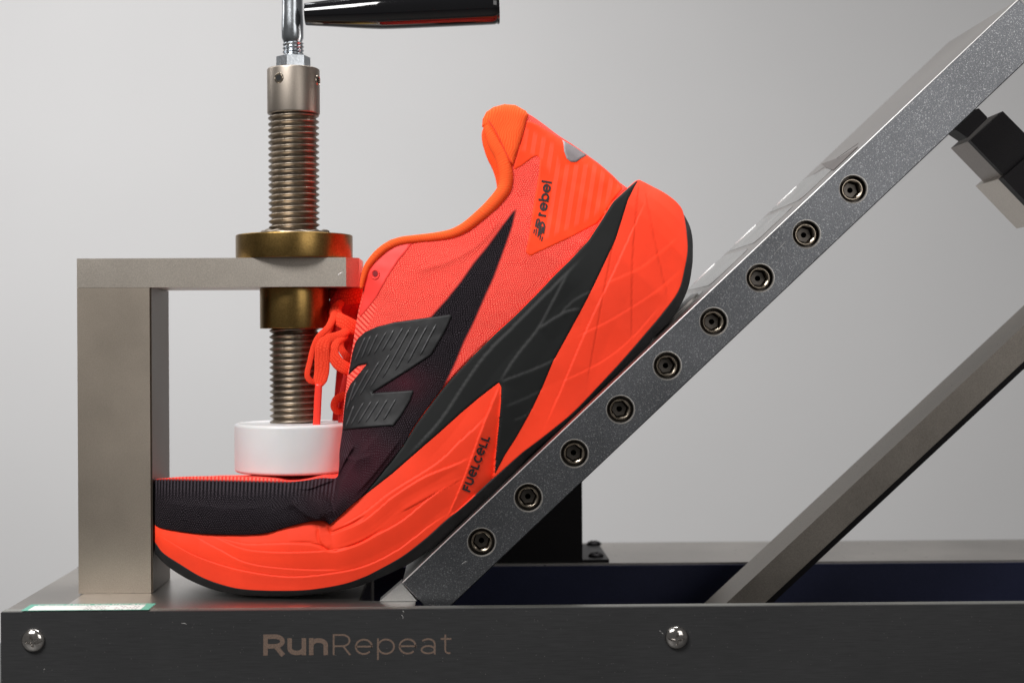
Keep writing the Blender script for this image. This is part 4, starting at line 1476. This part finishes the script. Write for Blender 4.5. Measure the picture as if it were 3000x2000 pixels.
# far eyestay seen past the laces
me = prism_px([(986, 1082), (1006, 1088), (1012, 1240), (972, 1240), (978, 1180)], 560, 575, 2)
child('far_eyestay', me, M_TONGUE, shoe)


# ------------------------------------------------------------------ lettering, drawn as strokes
def arc(cx, cy, rx, ry, a0, a1, n=14):
    return [(cx + rx * math.cos(R(a0 + (a1 - a0) * k / n)), cy + ry * math.sin(R(a0 + (a1 - a0) * k / n))) for k in range(n + 1)]


# each glyph: (advance, [strokes]) with cap height 1 and x height 0.76, origin at the left of the baseline
G = {
    'R': (0.90, [[(0.08, 0), (0.08, 1)], [(0.08, 1), (0.45, 1)] + arc(0.45, 0.71, 0.30, 0.29, 90, -90) + [(0.08, 0.42)], [(0.48, 0.42), (0.78, 0)]]),
    'u': (0.80, [[(0.08, 0.76), (0.08, 0.32)] + arc(0.36, 0.30, 0.28, 0.29, 180, 360) + [(0.64, 0.32), (0.64, 0.76)], [(0.64, 0.76), (0.64, 0)]]),
    'n': (0.82, [[(0.08, 0), (0.08, 0.76)], [(0.08, 0.44)] + arc(0.37, 0.46, 0.28, 0.29, 180, 0) + [(0.65, 0)]]),
    'e': (0.86, [[(0.07, 0.39), (0.74, 0.39)] + arc(0.40, 0.38, 0.34, 0.37, 0, 318, 24)]),
    'p': (0.88, [[(0.08, -0.26), (0.08, 0.76)], arc(0.42, 0.38, 0.34, 0.37, 0, 360, 26)]),
    'b': (0.84, [[(0.08, 0), (0.08, 1.05)], arc(0.40, 0.38, 0.32, 0.37, 0, 360, 26)]),
    'a': (0.80, [[(0.10, 0.66)] + arc(0.36, 0.48, 0.27, 0.27, 120, 0, 12) + [(0.63, 0)], arc(0.35, 0.20, 0.28, 0.19, 0, 360, 22)]),
    't': (0.52, [[(0.22, 0.98), (0.22, 0.2)] + arc(0.38, 0.18, 0.16, 0.17, 180, 290, 8), [(0.02, 0.75), (0.48, 0.75)]]),
    'r': (0.50, [[(0.08, 0), (0.08, 0.76)], [(0.08, 0.46)] + arc(0.36, 0.46, 0.28, 0.28, 180, 95, 8)]),
    'l': (0.26, [[(0.08, 0), (0.08, 1.05)]]),
    'i': (0.26, [[(0.08, 0), (0.08, 0.74)], [(0.08, 0.92), (0.08, 1.02)]]),
    'o': (0.84, [arc(0.40, 0.38, 0.33, 0.37, 0, 360, 24)]),
    'c': (0.74, [arc(0.40, 0.38, 0.33, 0.37, 45, 315, 18)]),
    'f': (0.46, [arc(0.36, 0.86, 0.18, 0.18, 80, 180, 8) + [(0.18, 0)], [(0.0, 0.72), (0.42, 0.72)]]),
    'F': (0.66, [[(0.08, 0), (0.08, 1), (0.62, 1)], [(0.08, 0.52), (0.56, 0.52)]]),
    'U': (0.86, [[(0.08, 1), (0.08, 0.34)] + arc(0.39, 0.33, 0.31, 0.33, 180, 360) + [(0.70, 1)]]),
    'L': (0.62, [[(0.08, 1), (0.08, 0), (0.56, 0)]]),
    'C': (0.80, [arc(0.44, 0.5, 0.37, 0.5, 48, 312, 20)]),
    'E': (0.84, [[(0.08, 0.52), (0.72, 0.52)] + arc(0.40, 0.5, 0.34, 0.5, 2, 312, 24)]),   # rounded e at full height
    'N': (0.86, [[(0.06, 0), (0.06, 1), (0.72, 0), (0.72, 1)]]),
    'B': (0.80, [[(0.08, 0), (0.08, 1), (0.40, 1)] + arc(0.40, 0.76, 0.24, 0.24, 90, -90, 10) + [(0.08, 0.52)], [(0.40, 0.52)] + arc(0.40, 0.26, 0.28, 0.26, 90, -90, 10) + [(0.08, 0)]]),
    ' ': (0.4, []),
}


def strokes(text, place, width=0.1, track=0.06, xs=1.0):
    """one mesh of flat strokes; place(x, y, lift) maps glyph space onto the thing it is printed on"""
    vs, fs = [], []
    cx = 0
    ns = 0
    for ch in text:
        adv, st = G[ch]
        for s_ in st:
            hw_ = width / 2
            P = [np.array([(p[0]) * xs + cx, hw_ + p[1] * (1 - 2 * hw_)]) for p in s_]
            flat_ = {0, 1, 0.76, -0.26, 1.05}
            if s_[0][1] in flat_ and abs(s_[0][0] - s_[1][0]) < 1e-6:
                P[0][1] += hw_ * np.sign(s_[0][1] - s_[1][1])
            if s_[-1][1] in flat_ and (abs(s_[-1][0] - s_[-2][0]) < 1e-6 or ch == 'R'):
                P[-1][1] += hw_ * np.sign(s_[-1][1] - s_[-2][1])
            if ch in 'RB' and s_[0] == (0.08, 1): P[0][0] -= hw_
            # subdivide long straights so that they follow the surface
            Q = []
            for i in range(len(P) - 1):
                m_ = max(1, int(np.hypot(*(P[i + 1] - P[i])) / 0.15))
                for k in range(m_): Q.append(P[i] + (P[i + 1] - P[i]) * k / m_)
            Q.append(P[-1])
            Q = [q for i, q in enumerate(Q) if i == 0 or np.hypot(*(q - Q[i - 1])) > 1e-4]
            closed = np.hypot(*(Q[0] - Q[-1])) < 1e-6
            ns += 1
            b0 = len(vs)
            for i, q in enumerate(Q):
                if closed:
                    t0 = Q[i] - Q[i - 1] if i > 0 else Q[0] - Q[-2]
                    t1 = Q[i + 1] - Q[i] if i < len(Q) - 1 else Q[1] - Q[0]
                else:
                    t0 = Q[i] - Q[i - 1] if i > 0 else Q[1] - Q[0]
                    t1 = Q[i + 1] - Q[i] if i < len(Q) - 1 else Q[-1] - Q[-2]
                t0 = t0 / (np.hypot(*t0) + 1e-9); t1 = t1 / (np.hypot(*t1) + 1e-9)
                tm = t0 + t1
                l = np.hypot(*tm)
                tm = tm / l if l > 1e-6 else t1
                nm = np.array([-tm[1], tm[0]])
                k = width / 2 / max(0.5, float(tm @ t1))
                for sg in (1, -1):
                    v = q + nm * k * sg
                    vs.append(place(v[0], v[1], ns % 7))
            for i in range(len(Q) - 1):
                fs.append((b0 + 2 * i, b0 + 2 * i + 1, b0 + 2 * i + 3, b0 + 2 * i + 2))
        cx += adv * xs + track
    me = pydata(vs, fs)
    bm = bmesh.new(); bm.from_mesh(me)
    for f in bm.faces:
        if f.normal.y > 0: f.normal_flip()
    bm.to_mesh(me); bm.free()
    return me, cx


def panel_place(ox, oy, cap, base_lift=0.00006):
    sl_ = math.tan(0.0083)

    def f(x, y, k):
        p = unproj(ox + x * cap, oy - y * cap - x * cap * sl_, 0)
        return Vector((p.x, -base_lift - k * 0.000006, p.z))
    return f


# RunRepeat on the front panel: bold first word, light second word
me, adv = strokes('Run', panel_place(768 + 4, 1919, 62), width=0.215, track=0.06, xs=1.20)
let = child('lettering', me, M_PRINT_BROWN, base)
me, adv2 = strokes('Repeat', panel_place(972, 1918, 62), width=0.088, track=0.06, xs=1.12)
child('lettering', me, M_PRINT_BROWN, base)


def shoe_place(p0, p1, n_ref, lift=3.6, up_sign=1):
    """baseline runs from p0 to p1 (n_ref glyph units); up is to its left"""
    a = np.array(p0, float); b_ = np.array(p1, float)
    t = (b_ - a) / n_ref
    k = np.hypot(*t)
    td = t / k
    upv = np.array([td[1], -td[0]]) if up_sign > 0 else np.array([-td[1], td[0]])

    def mk(cap):
        def f(x, y, kk):
            q = a + td * x * k + upv * y * cap
            return on_shoe(q[0], q[1], lift + kk * 0.05)
        return f
    return mk


def width_of(text, track, xs): return sum(G[c][0] * xs + track for c in text) - track


wr = width_of('rebel', 0.06, 1.0)
me, _ = strokes('rebel', shoe_place((1599, 636), (1617, 531), wr)(29), width=0.19, track=0.06)
child('model_print', me, M_PRINT_BLACK, heel)
wf = width_of('FUELCELL', 0.12, 1.0)
me, _ = strokes('FUELCELL', shoe_place((1377, 1441), (1437, 1279), wf, lift=3.0)(25), width=0.215, track=0.12)
child('foam_print', me, M_PRINT_BLACK, midsole)
# small emblem: two leaning letters trailing speed lines, drawn in place
def strokes_at(polys, wd, lift):
    vs, fs = [], []
    for n_, pl2 in enumerate(polys):
        Q = catmull(pl2, n=4) if len(pl2) > 2 else np.array(pl2, float)
        b0 = len(vs)
        for i in range(len(Q)):
            t = Q[min(i + 1, len(Q) - 1)] - Q[max(i - 1, 0)]
            t = t / (np.hypot(*t) + 1e-9)
            nm = np.array([-t[1], t[0]]) * wd / 2
            vs.append(on_shoe(*(Q[i] + nm), lift + n_ * 0.06)); vs.append(on_shoe(*(Q[i] - nm), lift + n_ * 0.06))
        for i in range(len(Q) - 1): fs.append((b0 + 2 * i, b0 + 2 * i + 1, b0 + 2 * i + 3, b0 + 2 * i + 2))
    me = pydata(vs, fs)
    bm = bmesh.new(); bm.from_mesh(me)
    for f in bm.faces:
        if f.normal.y > 0: f.normal_flip()
    bm.to_mesh(me); bm.free()
    return me


child('emblem_print', strokes_at([[(1569, 665), (1571, 654), (1574, 644), (1579, 644), (1580, 652), (1578, 662)], [(1574, 669), (1576, 658), (1579, 651)], [(1579, 672), (1582, 660), (1583, 652)]], 4.6, 3.6), M_PRINT_BLACK, heel)
child('emblem_print', strokes_at([[(1578, 690), (1581, 670), (1584, 656), (1588, 652), (1593, 656), (1594, 666), (1591, 684)], [(1584, 686), (1586, 676), (1589, 667)], [(1587, 664), (1591, 676)]], 5.0, 4.2), M_PRINT_BLACK, heel)
for pl2 in ([(1563, 684), (1566, 672)], [(1569, 690), (1572, 671)], [(1575, 695), (1579, 672)], [(1581, 702), (1584, 688)], [(1586, 707), (1589, 694)]):
    child('speed_line', strokes_at([pl2], 3.0, 3.6), M_PRINT_BLACK, heel, smooth=False)

def scratch(pts, d, wd, mat, parent):
    P = [unproj(x, y, d - 0.6) for x, y in catmull(pts, n=4)]
    child('scratch', tube([Vector((p.x, d * S - 0.00001, p.z)) for p in P], [wd * S * (0.3 + 0.7 * math.sin(math.pi * (k + 0.5) / len(P))) for k in range(len(P))], n=5, flat=0.25), mat, parent)


M_SCRATCH = plain('bare_metal_scratch', (0.35, 0.34, 0.33), 0.5, bump=0)
for pts in ([(531, 1825), (540, 1825), (547, 1828)], [(1180, 1788), (1184, 1793)], [(1176, 1800), (1181, 1806), (1180, 1812)], [(128, 1961), (131, 1958)], [(1938, 1852), (1944, 1856)], [(1932, 1846), (1936, 1849)]):
    scratch(pts, 0, 1.1, M_SCRATCH, base)
for pts in ([(2275, 737), (2288, 722), (2304, 706)], [(2268, 744), (2273, 739)], [(1352, 1652), (1362, 1645), (1369, 1645)]):
    scratch(pts, DB, 0.9, M_SCRATCH, ramp_o)
scratch([(989, 807), (996, 801), (1004, 797)], 306, 1.2, M_EDGE, clamp)

# ------------------------------------------------------------------ calibration sticker on the deck
lab = empty('calibration_sticker', (unproj(250, 1775, 40).x, W(40), ZT + HB), 'green and white Calibration Certificate sticker lying flat at the left of the base', 'sticker')
M_GREEN = plain('green_paper', (0.10, 0.36, 0.27), 0.4, var=0.1)
M_PAPER = plain('white_paper', (0.72, 0.72, 0.70), 0.4, var=0.05)
xs0 = unproj(62, 1788, 6).x; xs1 = unproj(436, 1784, 6).x
zs = ZT + HB + 0.00012


def flatq(x0, x1, y0, y1, z): return pydata([(x0, y0, z), (x1, y0, z), (x1, y1, z), (x0, y1, z)], [(0, 1, 2, 3)])


child('backing', box(xs0, xs1, W(4), W(112), zs, zs + 0.00012), M_GREEN, lab)
child('form_field', box(xs0 + 0.003, xs1 - 0.004, W(8), W(82), zs + 0.00013, zs + 0.00017), M_PAPER, lab)
wc = width_of('Calibration Certificate', 0.1, 1.0)
k_ = (xs1 - xs0 - 0.008) / wc
me, _ = strokes('Calibration Certificate', lambda x, y, k: Vector((xs0 + 0.004 + x * k_, W(87) + y * W(19), zs + 0.00016 + k * 0.000004)), width=0.17, track=0.1)
for f in me.polygons: pass
child('heading', me, M_PAPER, lab)
M_INK = plain('ink', (0.05, 0.05, 0.06), 0.7, bump=0)
for r_ in range(3):
    for c_i in range(2):
        xa = xs0 + (xs1 - xs0) * (0.48 + 0.24 * c_i)
        me, _ = strokes('ritualFiltEr'[:6 + r_], lambda x, y, k: Vector((xa + x * 0.0014, W(16 + r_ * 22) + y * W(13), zs + 0.0002 + k * 0.000004)), width=0.14) if False else (None, 0)
        bmn = bmesh.new()
        for g in range(7):
            if random.random() < 0.2: continue
            x_ = xa + g * 0.0016
            y_ = W(14 + r_ * 22)
            vs = [bmn.verts.new((x_, y_, zs + 0.0002)), bmn.verts.new((x_ + 0.0011, y_, zs + 0.0002)), bmn.verts.new((x_ + 0.0011, y_ + W(5), zs + 0.0002)), bmn.verts.new((x_, y_ + W(5), zs + 0.0002))]
            bmn.faces.new(vs)
        child('form_entry', bm_mesh(bmn), M_INK, lab, smooth=False)
